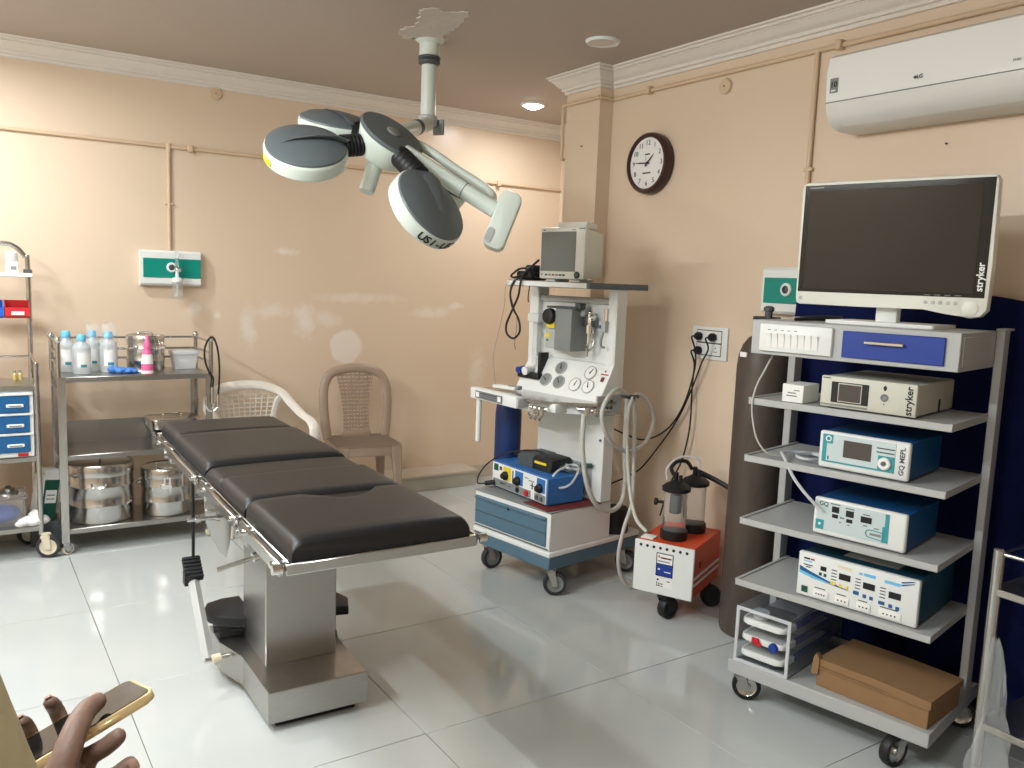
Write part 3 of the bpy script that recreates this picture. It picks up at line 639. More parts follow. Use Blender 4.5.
# clear acrylic case of instrument trays
t = thing('acrylic_case', 'clear acrylic case holding white trays on the bottom of the rack', 'case', rk(0, 0, 0), RA)
x0, x1, y0, y1, z0, z1 = .014, .222, .006, .44, .159, .366
for nm, a in (('side_sheet', (x0, x0 + .004, y0, y1, z0, z1)), ('side_sheet', (x1 - .004, x1, y0, y1, z0, z1)), ('top_sheet', (x0 + .004, x1 - .004, y0, y1, z1 - .004, z1)), ('bottom_sheet', (x0 + .004, x1 - .004, y0, y1, z0, z0 + .004)), ('back_sheet', (x0 + .004, x1 - .004, y1 - .004, y1, z0 + .004, z1 - .004))):
    b = bmnew(); box(b, *a); obj(nm, b, 'clearbox', t)
b = bmnew()
for a in ((x0, x0 + .012, y0 - .006, y0, z0, z1), (x1 - .012, x1, y0 - .006, y0, z0, z1), (x0 + .012, x1 - .012, y0 - .006, y0, z1 - .012, z1), (x0 + .012, x1 - .012, y0 - .006, y0, z0, z0 + .012)): box(b, *a, bev=.001, seg=1)
obj('front_frame', b, 'cloudplastic', t)
for i, (z, dx) in enumerate(((.300, .0), (.240, .002), (.182, .0))):
    tt = thing('instrument_tray', ['white instrument tray with blue sides, top of three in the acrylic case', 'white instrument tray with a red clip and blue cap, middle of the three', 'white instrument tray with blue sides, lowest in the acrylic case'][i], 'tray', rk(0, 0, 0), RA, 'trays in the acrylic case')
    b = bmnew(); prism(b, rrect(.028, .196, .012, .16, .025), z + .004, z + .024, bev=.005); o = obj('tray_end', b, 'white', tt)
    b = bmnew(); box(b, .040, .184, .02, .150, z + .022, z + .0255); obj('recess', b, 'greyplate', o)
    b = bmnew(); box(b, .188, .200, .10, .42, z + .006, z + .030, bev=.002, seg=1); obj('side_rail', b, 'navydrawer', tt)
    b = bmnew(); box(b, .03, .190, .14, .42, z + .004, z + .016, bev=.002, seg=1); obj('tray_body', b, 'cloudplastic', tt)
    if i == 1:
        b = bmnew(); lathe(b, [(.016, 0), (.017, .004), (.017, .012), (.014, .016), (0, .017)], 20, axis_mtx((.160, .016, z + .010), (0, -1, 0))); obj('blue_cap', b, 'navydrawer', tt)
        b = bmnew(); box(b, .078, .106, .002, .012, z + .006, z + .026, bev=.003); box(b, .086, .116, .003, .011, z + .0, z + .012, bev=.003); obj('red_clip', b, 'red', tt)
    if i == 0:
        b = bmnew(); cyl(b, (.085, .05, z + .027), (.085, .05, z + .05), .026, .03, n=18); obj('small_cup', b, 'cloudplastic', tt)
        b = bmnew(); box(b, .06, .18, .08, .14, z + .029, z + .045, bev=.004); obj('dark_pouch', b, 'black', tt)

# cardboard box
t = thing('cardboard_box', 'flat brown cardboard box with a folded lid on the bottom of the rack', 'box', rk(.305, .045, .158), RA + R(-4))
b = bmnew(); box(b, 0, .372, 0, .25, 0, .075, bev=.002, seg=1); obj('box_body', b, 'card', t)
b = bmnew(); prism(b, [(-.01, .082), (0.0, .098), (.20, .100), (.378, .094), (.378, .070), (.20, .074), (-.004, .074)], -.255, .004, XZ(0)); obj('lid', b, 'card', t)
b = bmnew(); prism(b, [(-.016, .040), (-.010, .098), (0.0, .118), (.012, .098), (.008, .045)], -.008, .010, XZ(0)); obj('end_flap', b, 'card', t)
b = bmnew(); box(b, .0, .376, -.0062, -.004, .066, .072); obj('fold_line', b, 'card', t)

# tubing on the rack
b = bmnew(); tube(b, [(.29, .012, .775), (.275, .005, .788), (.235, -.012, .830), (.19, -.010, .875), (.148, .02, .915), (.115, .05, .935), (.10, .09, .931), (.12, .15, .928), (.18, .17, .928), (.23, .12, .928), (.20, .06, .927), (.15, .09, .928), (.16, .16, .929), (.22, .2, .929)], .0055, 8, 5)
o = obj('suction_tubing', b, 'cloudplastic'); o.location = RO; o.rotation_euler = (0, 0, RA); tag(o, 'clear plastic tubing coiled on the second shelf and hanging to the unit below', 'tubing')
b = bmnew(); tube(b, [(.05, .06, 1.277), (.038, .03, 1.22), (.024, .01, 1.17), (.018, -.005, 1.11), (.024, -.006, 1.05), (.045, -.004, .98), (.08, .01, .935), (.11, .05, .924)], .003, 8, 5)
o = obj('thin_cable', b, 'hose'); o.location = RO; o.rotation_euler = (0, 0, RA); tag(o, 'thin grey cable hanging from the drawer case past the upper shelves', 'cable')
b = bmnew(); tube(b, [(.10, .10, 1.400), (.13, .16, 1.402), (.18, .20, 1.402), (.17, .28, 1.402), (.10, .27, 1.402), (.08, .19, 1.402), (.14, .14, 1.408), (.20, .24, 1.41), (.14, .30, 1.406)], .006, 8, 5)
o = obj('coiled_cable', b, 'black'); o.location = RO; o.rotation_euler = (0, 0, RA); tag(o, 'black cable coiled on the rack top left of the monitor stand', 'cable')

# oxygen cylinder
t = thing('gas_cylinder', 'tall weathered brown gas cylinder standing between suction pump and rack', 'gas cylinder', (2.86, 2.36, 0))
b = bmnew(); lathe(b, [(.085, 0), (.108, .006), (.115, .03), (.115, 1.17), (.110, 1.22), (.096, 1.262), (.074, 1.293), (.05, 1.31), (.034, 1.318), (.034, 1.335), (.030, 1.345), (0, 1.345)], 40); obj('body', b, 'gascyl', t)
b = bmnew(); cyl(b, (0, 0, 1.34), (0, 0, 1.41), .016, n=14); cyl(b, (0, 0, 1.375), (-.055, .03, 1.375), .011, n=12); cyl(b, (0, 0, 1.375), (.04, -.03, 1.375), .010, n=12); obj('valve', b, 'darkgrey', t)
b = bmnew(); lathe(b, [(.012, 0), (.022, .004), (.022, .018), (.012, .024), (0, .025)], 16, Matrix.Translation((0, 0, 1.405))); obj('valve_knob', b, 'darkgrey', t)
b = bmnew(); box(b, -.118, -.112, -.02, .02, 1.215, 1.235, mtx=Matrix.Rotation(R(-10), 4, 'Z') @ Matrix.Translation((.0, 0, 0))); obj('paper_tag', b, 'paper', t)

# navy cloth hanging behind the rack
b = bmnew()
ny, nz = 90, 40
def cloth(y, s):
    # s: 0 back bottom .. 1 front bottom, over a rail at z 1.46
    fold = .030 * math.sin(y * 23 + .8 * math.sin(y * 7)) + .014 * math.sin(y * 51 + 1.3)
    topz = 1.455 + .02 * math.sin(y * 5.1 + .5) + .01 * math.sin(y * 17)
    bulge = .11 * max(0.0, min(1.0, (1.32 - y) / .25))
    if s < .2: return Vector((3.07, y, .25 + (topz - .25) * s / .2))
    if s < .3:
        a = (s - .2) / .1 * PI; return Vector((3.03 + .035 * math.cos(a) - bulge * .4 * (s - .2) / .1, y, topz + .025 * math.sin(a)))
    q = (s - .3) / .7
    return Vector((2.995 - bulge * (.4 + .6 * min(1, q * 3)) + fold * min(1, .25 + q) - .015 * q, y + .02 * math.sin(q * 4 + y * 3), topz - q * (topz - .03)))
grid = [[b.verts.new(cloth(.70 + 1.62 * i / ny, j / nz)) for j in range(nz + 1)] for i in range(ny + 1)]
for i in range(ny):
    for j in range(nz): b.faces.new((grid[i][j], grid[i + 1][j], grid[i + 1][j + 1], grid[i][j + 1]))
o = obj('cloth_drape', b, 'navycloth', ang=80); tag(o, 'navy blue cloth hanging in folds behind the equipment rack', 'cloth')
sm = o.modifiers.new('thickness', 'SOLIDIFY'); sm.thickness = .004

# steel trolley at the right edge
t = thing('steel_trolley', 'stainless steel trolley end at the right edge in front of the navy cloth', 'trolley', (2.44, 1.142, 0))
for (x, y) in ((0, 0), (0, -.62), (.40, 0), (.40, -.62)):
    b = bmnew(); cyl(b, (x, y, .06), (x, y, .800), .0155, n=16, bev=.004); o = obj('leg', b, 'steel', t)
    castor(t, x, y, .04, .062, 'black', 'midgrey', 'steel', .022, .4, .015)
for z in (.785,):
    for (p, q) in (((0, 0, z), (0, -.62, z)), ((.40, 0, z), (.40, -.62, z)), ((0, 0, z), (.4, 0, z)), ((0, -.62, z), (.4, -.62, z))):
        b = bmnew(); cyl(b, p, q, .006, n=10); obj('rail', b, 'steel', t)
for z in (.685, .285):
    b = bmnew(); box(b, -.012, .412, -.63, .012, z - .022, z, bev=.003, seg=1); obj('shelf', b, 'steel_b', t)
# crumpled polythene bag hooked on its leg
b = bmnew(); rows = []
for j in range(15):
    q = j / 14; z = .545 - .45 * q; w = .010 + .036 * min(1, q * 1.6) + .006 * math.sin(q * 9); ring = []
    for k in range(20):
        a = 2 * PI * k / 20; rr = 1 + .22 * math.sin(3 * a + q * 9) + .12 * math.sin(7 * a - q * 14)
        ring.append(b.verts.new((2.425 + .010 * math.sin(q * 5) + math.cos(a) * w * .45 * rr, 1.118 - .022 * q + math.sin(a) * w * rr, z + .006 * math.sin(5 * a))))
    rows.append(ring)
for r0, r1 in zip(rows, rows[1:]):
    for k in range(20): b.faces.new((r0[k], r0[(k + 1) % 20], r1[(k + 1) % 20], r1[k]))
b.faces.new(rows[-1])
o = obj('polythene_bag', b, 'bag', ang=20); tag(o, 'crumpled clear polythene bag hanging on the steel trolley leg', 'bag')
# ================================================================ anaesthesia machine
AO = (2.218, 3.625, 0); AA = R(-81.3)
def aw(l, d, z): return (AO[0] + l * math.cos(AA) - d * math.sin(AA), AO[1] + l * math.sin(AA) + d * math.cos(AA), z)
t = thing('anaesthesia_machine', 'white and slate blue anaesthesia machine on castors with gauges and a steel worktop', 'anaesthesia machine', AO, AA)
b = bmnew(); box(b, 0, .557, 0, .66, .138, .200, bev=.004, seg=1); obj('base_frame', b, 'bluegrey', t)
b = bmnew(); box(b, -.004, .561, -.004, .66, .200, .226, bev=.006); obj('base_ledge', b, 'white', t)
b = bmnew(); box(b, 0, .553, 0.002, .43, .226, .412, bev=.004, seg=1); cb = obj('cabinet', b, 'white', t)
b = bmnew(); box(b, .0, .553, .0, .43, .412, .420, bev=.002, seg=1); obj('cabinet_top', b, 'midgrey', cb)
b = bmnew(); box(b, .010, .530, -.006, .01, .248, .392, bev=.003, seg=1); dr = obj('drawer', b, 'bluegrey', t)
b = bmnew(); box(b, .012, .528, -.014, -.004, .376, .390, bev=.003, seg=1); obj('pull_edge', b, 'bluegrey', dr)
b = bmnew(); box(b, .012, .528, -.0085, -.005, .312, .315); obj('groove', b, 'darkgrey', dr)
b = bmnew(); box(b, .268, .272, -.0150, -.004, .368, .388); obj('catch', b, 'ink', dr)
b = bmnew(); box(b, .010, .545, -.0045, .005, .236, .2395); obj('shadow_gap', b, 'darkgrey', cb)
for x, y, yw in ((.52, .05, .9), (.06, .05, 1.4), (.50, .60, .4), (.06, .60, 1.2)):
    castor(t, x, y, .058, .138, 'tyre', 'midgrey', 'steel', .032, yw, .024)
# rear pillar above the cabinet
b = bmnew(); box(b, .10, .565, .335, .41, .42, .885, bev=.003, seg=1); obj('rear_pillar', b, 'white', t)
b = bmnew(); box(b, .12, .50, .3335, .337, .44, .60); obj('pillar_panel', b, 'greyplate', t)
b = bmnew(); cyl(b, (.545, .3355, .73), (.545, .329, .73), .006, n=10); obj('screw', b, 'darkgrey', t)
# worktop
b = bmnew(); prism(b, [(-.08, .045), (.30, .0), (.47, .06), (.612, .20), (.612, .36), (-.05, .36)], .918, .932); obj('steel_worktop', b, 'steel', t)
b = bmnew(); prism(b, [(.02, .06), (.30, .03), (.44, .09), (.585, .225), (.60, .36), (.0, .36)], .872, .918); obj('worktop_apron', b, 'white', t)
b = bmnew(); prism(b, [(-.085, .020), (.318, -.030), (.322, .012), (-.08, .065)], .884, .939, bev=.003); tr = obj('side_drawer_front', b, 'white', t)
lm = Matrix.Translation((0, 0, 0))
q = axis_mtx((.085, -.004, .910), (-.13, -1, 0), (0, 0, 1))
b = bmnew(); box(b, -.12, .12, -.019, .019, .0025, .0036, mtx=q); pl = obj('name_label', b, 'paperprint', tr)
for k, (x0, x1, z0, z1, mm) in enumerate(((-.112, -.085, -.012, .012, 'paper'), (-.075, .075, .007, .011, 'ink'), (-.07, .06, -.002, .001, 'inkgrey'), (-.07, .07, -.012, -.009, 'inkgrey'), (.085, .112, -.012, .012, 'paper'))):
    b = bmnew(); box(b, -x1, -x0, z0, z1, .0036, .0041, mtx=q); obj('print_block', b, mm, pl)
b = bmnew(); box(b, .300, .330, -.028, .06, .888, .932, bev=.004); obj('corner_block', b, 'greyplate', t)
b = bmnew(); box(b, .455, .495, .06, .14, .880, .922, bev=.003); obj('corner_block', b, 'white', t)
# fittings under the worktop
b = bmnew()
for x in (.375, .405, .435):
    cyl(b, (x, .03, .862), (x, .03, .905), .011, n=12); cyl(b, (x, .03, .862), (x, .015, .842), .008, n=10)
cyl(b, (.355, .03, .892), (.46, .045, .892), .012, n=12); cyl(b, (.40, .03, .875), (.40, -.02, .870), .009, n=10)
obj('gas_fitting', b, 'chrome', t)
b = bmnew(); cyl(b, (.545, .16, .900), (.63, .20, .898), .011, n=12); cyl(b, (.60, .17, .880), (.60, .17, .915), .014, n=12); cyl(b, (.63, .19, .885), (.63, .19, .912), .012, n=12); cyl(b, (.63, .20, .9), (.66, .26, .9), .007, n=10); obj('gas_fitting', b, 'chrome', t)
b = bmnew(); box(b, .600, .612, .22, .40, .865, .965, bev=.003, seg=1); sd = obj('hose_bracket', b, 'greyplate', t)
for (y, z) in ((.29, .935), (.32, .935), (.29, .905), (.32, .905)):
    b = bmnew(); cyl(b, (.611, y, z), (.617, y, z), .008, n=12); obj('port', b, 'darkgrey', sd)
b = bmnew(); cyl(b, (.612, .40, .955), (.69, .40, .955), .008, n=10); cyl(b, (.66, .36, .962), (.66, .46, .955), .010, n=10); obj('hose_hook', b, 'darkgrey', t)
# sloping gauge panel, cheeks
gp = [(.245, .940), (.340, 1.105), (.372, 1.105), (.372, .932), (.245, .932)]
b = bmnew(); prism(b, gp, .015, .600, YZ()); pan = obj('gauge_panel', b, 'white', t)
b = bmnew(); prism(b, [(.243, .932), (.338, 1.105), (.338, 1.44), (.352, 1.44), (.352, 1.11), (.38, 1.10), (.38, .932)], .594, .604, YZ()); obj('cheek', b, 'white', t)
nrm = Vector((0, -.165, .095)).normalized(); up = Vector((0, .095, .165)).normalized()
def onp(x, s): return Vector((x, .245, .940)) + up * s + nrm * .0015
for (x, s, mm) in ((.275, .140, 'midgrey'), (.205, .065, 'midgrey'), (.300, .062, 'midgrey'), (.480, .135, 'paper'), (.412, .062, 'paper'), (.500, .062, 'paper')):
    q = axis_mtx(onp(x, s), nrm, up)
    b = bmnew(); lathe(b, [(.036, -.004), (.036, .005), (.033, .007), (.031, .003), (0, .003)], 28, q); g = obj('gauge', b, 'greyplate', pan)
    b = bmnew(); lathe(b, [(0, .0045), (.031, .0045), (.031, .003), (0, .003)], 28, q); obj('gauge_face', b, mm, g)
    b = bmnew(); box(b, -.002, .002, -.008, .024, .0045, .0060, mtx=q @ Matrix.Rotation(R(random.uniform(-60, 60)), 4, 'Z')); cyl(b, q @ Vector((0, 0, .0045)), q @ Vector((0, 0, .0070)), .004, n=8); obj('needle', b, 'ink', g)
q = axis_mtx(onp(.57, .120), nrm, up)
for (x0, x1, y0, y1, mm) in ((-.006, .002, .030, .038, 'ink'), (-.024, .024, .014, .020, 'red'), (-.012, .008, -.022, .002, 'maroon')):
    b = bmnew(); box(b, x0, x1, y0, y1, 0, .0008, mtx=q); obj('print_block', b, mm, pan)
# upright frame and back sheet
for x0, x1 in ((.0, .065), (.55, .600)):
    b = bmnew(); box(b, x0, x1, .335, .415, .932, 1.470, bev=.003, seg=1); obj('upright', b, 'white', t)
b = bmnew(); box(b, .065, .55, .372, .382, 1.09, 1.425); obj('back_sheet', b, 'white', t)
b = bmnew(); box(b, .065, .55, .350, .39, 1.395, 1.425, bev=.003, seg=1); obj('cross_member', b, 'greyplate', t)
b = bmnew(); prism(b, rrect(.035, .605, .132, .57, .012, 3), 1.468, 1.497, bev=.003); sh = obj('top_shelf', b, 'lampgrey', t)
b = bmnew(); box(b, .04, .590, .1295, .1335, 1.4705, 1.4945, bev=.002, seg=1); obj('front_edge', b, 'white', sh)
# vaporiser
b = bmnew(); box(b, .27, .385, .255, .37, 1.155, 1.365, bev=.006); vp = obj('vaporiser', b, 'midgrey', t)
b = bmnew(); box(b, .185, .275, .275, .36, 1.160, 1.262, bev=.006); obj('vaporiser_base', b, 'greyplate', vp)
b = bmnew(); box(b, .195, .395, .27, .365, 1.364, 1.374, bev=.002); box(b, .375, .41, .285, .33, 1.365, 1.395, bev=.004); obj('mount_bar', b, 'darkgrey', vp)
b = bmnew(); box(b, .215, .275, .262, .36, 1.258, 1.335, bev=.008); obj('dial_housing', b, 'greyplate', vp)
b = bmnew(); lathe(b, [(.040, 0), (.041, .012), (.036, .026), (.02, .03), (0, .03)], 24, axis_mtx((.235, .262, 1.322), (0, -1, .1))); obj('dial_knob', b, 'black', vp)
for (x0, x1, z0, z1, yy) in ((.212, .268, 1.265, 1.298, .2585), (.190, .222, 1.215, 1.235, .2745)): plate('yellow_label', x0, x1, z0, z1, yy, 'yellow', vp, .002)
b = bmnew(); cyl(b, (.205, .275, 1.20), (.205, .272, 1.20), .006, n=10); obj('screw', b, 'darkgrey', vp)
# flow meter
b = bmnew(); cyl(b, (.085, .30, 1.02), (.085, .30, 1.29), .011, n=16); fm = obj('flow_tube', b, 'clear', t)
b = bmnew(); box(b, .045, .125, .28, .33, 1.285, 1.330, bev=.004); obj('flow_cap', b, 'white', fm)
b = bmnew(); cyl(b, (.085, .28, 1.035), (.085, .235, 1.03), .020, .022, n=14); obj('flow_knob', b, 'white', fm)
b = bmnew(); cyl(b, (.035, .28, 1.035), (.035, .235, 1.03), .018, n=14); obj('flow_knob', b, 'navydrawer', fm)
b = bmnew(); box(b, .01, .165, .255, .335, .992, 1.022, bev=.003); box(b, .135, .155, .28, .34, 1.02, 1.13, bev=.002); obj('flow_base', b, 'black', fm)
# regulator rail
b = bmnew(); box(b, .385, .545, .345, .372, 1.280, 1.315, bev=.003); rl = obj('regulator_rail', b, 'darkgrey', t)
b = bmnew(); cyl(b, (.44, .33, 1.20), (.44, .33, 1.345), .014, n=14); cyl(b, (.415, .33, 1.33), (.468, .33, 1.33), .012, n=12); cyl(b, (.44, .33, 1.25), (.44, .33, 1.29), .022, n=14); sphere(b, (.44, .33, 1.35), .014); box(b, .42, .46, .315, .35, 1.29, 1.325, bev=.003); obj('oxygen_valve', b, 'chrome', rl)
b = bmnew(); tube(b, [(.47, .33, 1.26), (.482, .32, 1.22), (.478, .31, 1.18), (.455, .31, 1.165), (.438, .315, 1.185)], .006, 8, 5); cyl(b, (.44, .32, 1.135), (.44, .32, 1.20), .007, n=10); obj('loop_pipe', b, 'steel', rl)
b = bmnew(); box(b, .375, .41, .32, .36, 1.33, 1.375, bev=.003); obj('oxygen_flush', b, 'greyplate', rl)
b = bmnew(); box(b, .515, .558, .31, .36, 1.262, 1.318, bev=.004); bx2 = obj('gauge_block', b, 'greyplate', rl)
b = bmnew(); cyl(b, (.545, .335, 1.315), (.545, .335, 1.375), .013, n=14); obj('gauge_stem', b, 'chrome', rl)
b = bmnew(); tube(b, [(.535, .325, 1.262), (.532, .315, 1.22), (.545, .305, 1.195), (.565, .305, 1.19)], .006, 8, 5); obj('outlet_pipe', b, 'midgrey', rl)
plate('blue_label', .520, .534, 1.280, 1.297, .3098, 'drawerblue', rl, .001)
# small cylinder hung at the far side
t2 = thing('gas_cylinder', 'navy blue gas cylinder fixed at the far side of the anaesthesia machine', 'gas cylinder', AO, AA)
b = bmnew(); lathe(b, [(.05, .22), (.068, .235), (.072, .26), (.072, .78), (.066, .83), (.045, .865), (.02, .88), (.02, .90), (0, .9)], 28, Matrix.Translation((-.095, .30, 0))); obj('body', b, 'navygas', t2)
b = bmnew(); box(b, -.172, -.018, .22, .38, .205, .225, bev=.003); obj('cradle', b, 'white', t2)
b = bmnew(); box(b, -.02, .02, .28, .32, .56, .585); obj('strap', b, 'black', t2)
# white handle rod below the tray
b = bmnew(); cyl(b, (-.045, .045, .885), (-.045, .045, .655), .014, n=14, bev=.005); obj('hand_rod', b, 'white', t)
# breathing hoses
hoses = [([(.63, .112, .891), (.63, .114, .729), (.63, .158, .552), (.63, .236, .437), (.63, .333, .394), (.63, .416, .426), (.63, .437, .53), (.63, .421, .696), (.63, .419, .891), (.64, .41, .955)], .012),
         ([(.66, .384, .969), (.665, .298, 1.001), (.675, .22, .964), (.68, .18, .89), (.68, .221, .793), (.675, .309, .721), (.67, .42, .69), (.668, .53, .722), (.662, .591, .807), (.66, .574, .883), (.655, .509, .953), (.65, .445, .963)], .0105),
         ([(.68, .40, .958), (.68, .373, .90), (.69, .36, .757), (.74, .34, .53), (.82, .30, .41), (.90, .284, .366)], .009),
         ([(.665, .43, .955), (.68, .425, .80), (.69, .425, .60), (.70, .41, .433), (.70, .366, .327), (.70, .333, .203), (.70, .349, .101), (.71, .40, .03), (.74, .48, .012)], .010)]
for pts, r in hoses:
    b = bmnew(); tube(b, pts, r, 10, 8); obj('breathing_hose', b, 'hose', t)
# patient monitor on the top shelf
t = thing('patient_monitor', 'cream patient monitor with a blank grey screen on top of the anaesthesia machine', 'monitor', aw(.20, .20, 1.497), AA)
b = bmnew(); box(b, 0, .302, 0, .025, .012, .262, bev=.008, seg=2); fr = obj('front_bezel', b, 'cream', t)
b = bmnew(); prism(b, [(.02, .012), (.14, .03), (.14, .235), (.02, .258)], .006, .296, YZ(), bev=.008); obj('rear_case', b, 'cream', t)
b = bmnew(); prism(b, [(.012, .255), (.03, .286), (.10, .282), (.11, .25)], .095, .285, YZ(), bev=.006); obj('carry_handle', b, 'cream', t)
b = bmnew(); box(b, .012, .245, -.003, .004, .050, .240, bev=.001, seg=1); obj('screen', b, 'screengrey', fr)
for i in range(6): plate('button', .045 + .024 * i, .060 + .024 * i, .028, .036, 0, ('darkgrey', 'midgrey', 'red', 'midgrey', 'darkgrey', 'darkgrey')[i], fr, .003)
b = bmnew(); lathe(b, [(.016, 0), (.016, .008), (.012, .012), (0, .012)], 18, axis_mtx((.262, 0, .034), (0, -1, 0))); obj('rotary_knob', b, 'darkgrey', fr)
b = bmnew(); lathe(b, [(.005, 0), (.005, .002), (0, .002)], 10, axis_mtx((.02, 0, .034), (0, -1, 0))); obj('power_lamp', b, 'midgrey', fr)
plate('print_line', .02, .034, .246, .251, 0, 'inkgrey', fr, .0006); plate('print_line', .215, .240, .246, .250, 0, 'midgrey', fr, .0006)
for x in (.07, .235):
    b = bmnew(); box(b, x - .025, x + .025, .02, .12, 0, .014, bev=.003); obj('foot', b, 'cream', t)
b = bmnew(); box(b, .262, .30, -.0008, .001, .25, .256); obj('badge', b, 'midgrey', fr)
# bundle of leads left of the monitor
t = thing('sensor_leads', 'black sensor leads and pouch hanging over the shelf left of the patient monitor', 'cable', AO, AA)
b = bmnew(); tube(b, [(.24, .16, 1.60), (.215, .14, 1.57), (.165, .12, 1.515), (.150, .112, 1.42), (.109, .115, 1.352), (.062, .118, 1.27), (.072, .118, 1.222), (.125, .115, 1.205), (.170, .112, 1.243), (.158, .112, 1.303), (.110, .11, 1.365), (.088, .115, 1.443), (.115, .14, 1.506), (.19, .20, 1.515)], .0055, 8, 6); obj('lead', b, 'black', t)
b = bmnew(); tube(b, [(.10, .13, 1.505), (.085, .115, 1.46), (.095, .118, 1.40), (.14, .118, 1.30), (.13, .118, 1.18), (.14, .118, 1.15)], .0015, 6, 6); obj('lead', b, 'inkgrey', t)
b = bmnew(); tube(b, [(.06, .14, 1.502), (.05, .115, 1.46), (.04, .118, 1.36), (.0, .12, 1.22), (-.03, .12, 1.10), (-.02, .13, .95)], .0012, 6, 6); obj('lead', b, 'midgrey', t)
b = bmnew(); tube(b, [(.215, .125, 1.47), (.213, .12, 1.42), (.216, .12, 1.39)], .003, 6, 4); obj('lead', b, 'black', t)
b = bmnew(); box(b, .07, .185, .16, .28, 1.498, 1.545, bev=.015, seg=3); box(b, .11, .185, .18, .29, 1.53, 1.575, bev=.015, seg=3); obj('cuff_pouch', b, 'black', t)
b = bmnew(); tube(b, [(.185, .17, 1.555), (.12, .15, 1.555), (.065, .15, 1.53), (.05, .15, 1.515), (.09, .14, 1.51), (.16, .15, 1.535)], .0055, 8, 6); obj('lead', b, 'black', t)
# clipboard-like pad on the tray
t = thing('remote_handset', 'flat white handset lying on the steel worktop', 'handset', aw(-.01, .10, .940), AA + R(8))
b = bmnew(); box(b, 0, .15, 0, .05, 0, .016, bev=.005); obj('body', b, 'white', t)
b = bmnew(); box(b, .095, .165, .01, .045, .002, .022, bev=.004); obj('clip', b, 'midgrey', t)
# nerve stimulator / diathermy box on the cabinet
t = thing('cautery_unit', 'bright blue cautery unit with black knobs on the anaesthesia machine cabinet', 'medical device', aw(.012, .105, .424), AA + R(-7))
b = bmnew(); box(b, .34, .535, -.045, .29, -.0035, 0.0); obj('maroon_sheet', b, 'maroon', t)
b = bmnew(); box(b, 0, .47, 0, .225, .004, .138, bev=.004, seg=1); obj('case', b, 'blue', t)
b = bmnew(); box(b, .006, .464, -.004, .004, .010, .132, bev=.001, seg=1); fp = obj('front_panel', b, 'white', t)
for (x0, x1, z0, z1, mm) in ((.012, .28, .012, .046, 'midgrey'), (.305, .375, .012, .046, 'midgrey'), (.085, .14, .052, .116, 'yellow'), (.170, .225, .052, .116, 'blue'), (.318, .372, .056, .118, 'blue'), (.016, .048, .084, .116, 'green'), (.235, .262, .098, .101, 'inkgrey'), (.265, .300, .090, .094, 'inkgrey'), (.275, .300, .070, .074, 'inkgrey'), (.285, .292, .056, .086, 'inkgrey'), (.056, .074, .092, .110, 'inkgrey'), (.150, .158, .066, .110, 'inkgrey'), (.062, .110, .026, .036, 'ink'), (.122, .140, .028, .032, 'ink')): plate('panel_print', x0 * 1.225, x1 * 1.225, z0 * 1.08, z1 * 1.08, -.004, mm, fp, .001)
for (x, z) in ((.104, .074), (.190, .070), (.340, .074)):
    b = bmnew(); lathe(b, [(.023, 0), (.022, .012), (.018, .016), (.014, .026), (0, .026)], 20, axis_mtx((x * 1.225, -.005, z * 1.08), (0, -1, 0))); obj('knob', b, 'black', fp)
for (x, mm, r) in ((.190, 'black', .013), (.252, 'red', .015), (.322, 'darkgrey', .010), (.352, 'darkgrey', .010)):
    b = bmnew(); lathe(b, [(r, 0), (r, .006), (r * .5, .007), (0, .003)], 16, axis_mtx((x * 1.225, -.005, .031), (0, -1, 0))); obj('jack', b, mm, fp)
b = bmnew(); cyl(b, (.03, -.005, .026), (-.0, -.045, .016), .013, n=12); tube(b, [(-.0, -.045, .016), (-.05, -.06, .012), (-.07, -.03, .06), (-.04, .01, .12), (.04, .06, .175), (.16, .10, .21), (.27, .12, .215), (.33, .14, .17), (.34, .16, .13)], .004, 8, 6); obj('lead', b, 'black', t)
t = thing('foot_switch', 'dark grey foot pedal lying on top of the blue cautery unit', 'pedal', aw(.15, .15, .5625), AA + R(-4))
b = bmnew(); prism(b, [(0, 0), (.15, 0), (.165, .045), (.155, .065), (.02, .065), (0, .05)], 0, .12, Matrix(((0, 0, 1, 0), (1, 0, 0, 0), (0, 1, 0, 0), (0, 0, 0, 1))), bev=.005); obj('housing', b, 'darkgrey', t)
b = bmnew(); prism(b, [(0.0, .0), (.14, .0), (.15, .05), (.13, .068), (.01, .06)], .12, .26, Matrix(((0, 0, 1, 0), (1, 0, 0, 0), (0, 1, 0, 0), (0, 0, 0, 1))), bev=.006); obj('pedal', b, 'black', t)
b = bmnew(); box(b, .14, .23, -.004, .0, .032, .044); obj('yellow_pedal_mark', b, 'yellow', t)
t = thing('oxygen_tubing', 'clear oxygen tubing coiled on the right end of the blue cautery unit', 'tubing', aw(.40, .19, .565), AA)
b = bmnew(); tube(b, [(.00, .05, .03), (.05, .02, .035), (.06, -.06, .02), (.055, -.09, -.02), (.085, -.07, -.055), (.11, -.02, -.04), (.10, .04, .01), (.05, .08, .03), (.02, .05, .028), (.06, .0, .03), (.10, .05, .02)], .006, 8, 6); obj('tube_coil', b, 'cloudplastic', t)
b = bmnew(); box(b, .0, .09, .0, .07, .006, .032, bev=.01); obj('mask_bag', b, 'clear', t)
b = bmnew(); cyl(b, (.06, .10, .03), (.11, .13, .036), .010, n=10); obj('green_connector', b, 'green', t)
t = thing('rubber_bag', 'black rubber drum standing on the rear of the anaesthesia machine base', 'drum', aw(.50, .53, .226))
b = bmnew(); lathe(b, [(0, 0), (.066, 0), (.070, .01), (.066, .11), (.062, .128), (0, .13)], 24); obj('drum', b, 'black', t)

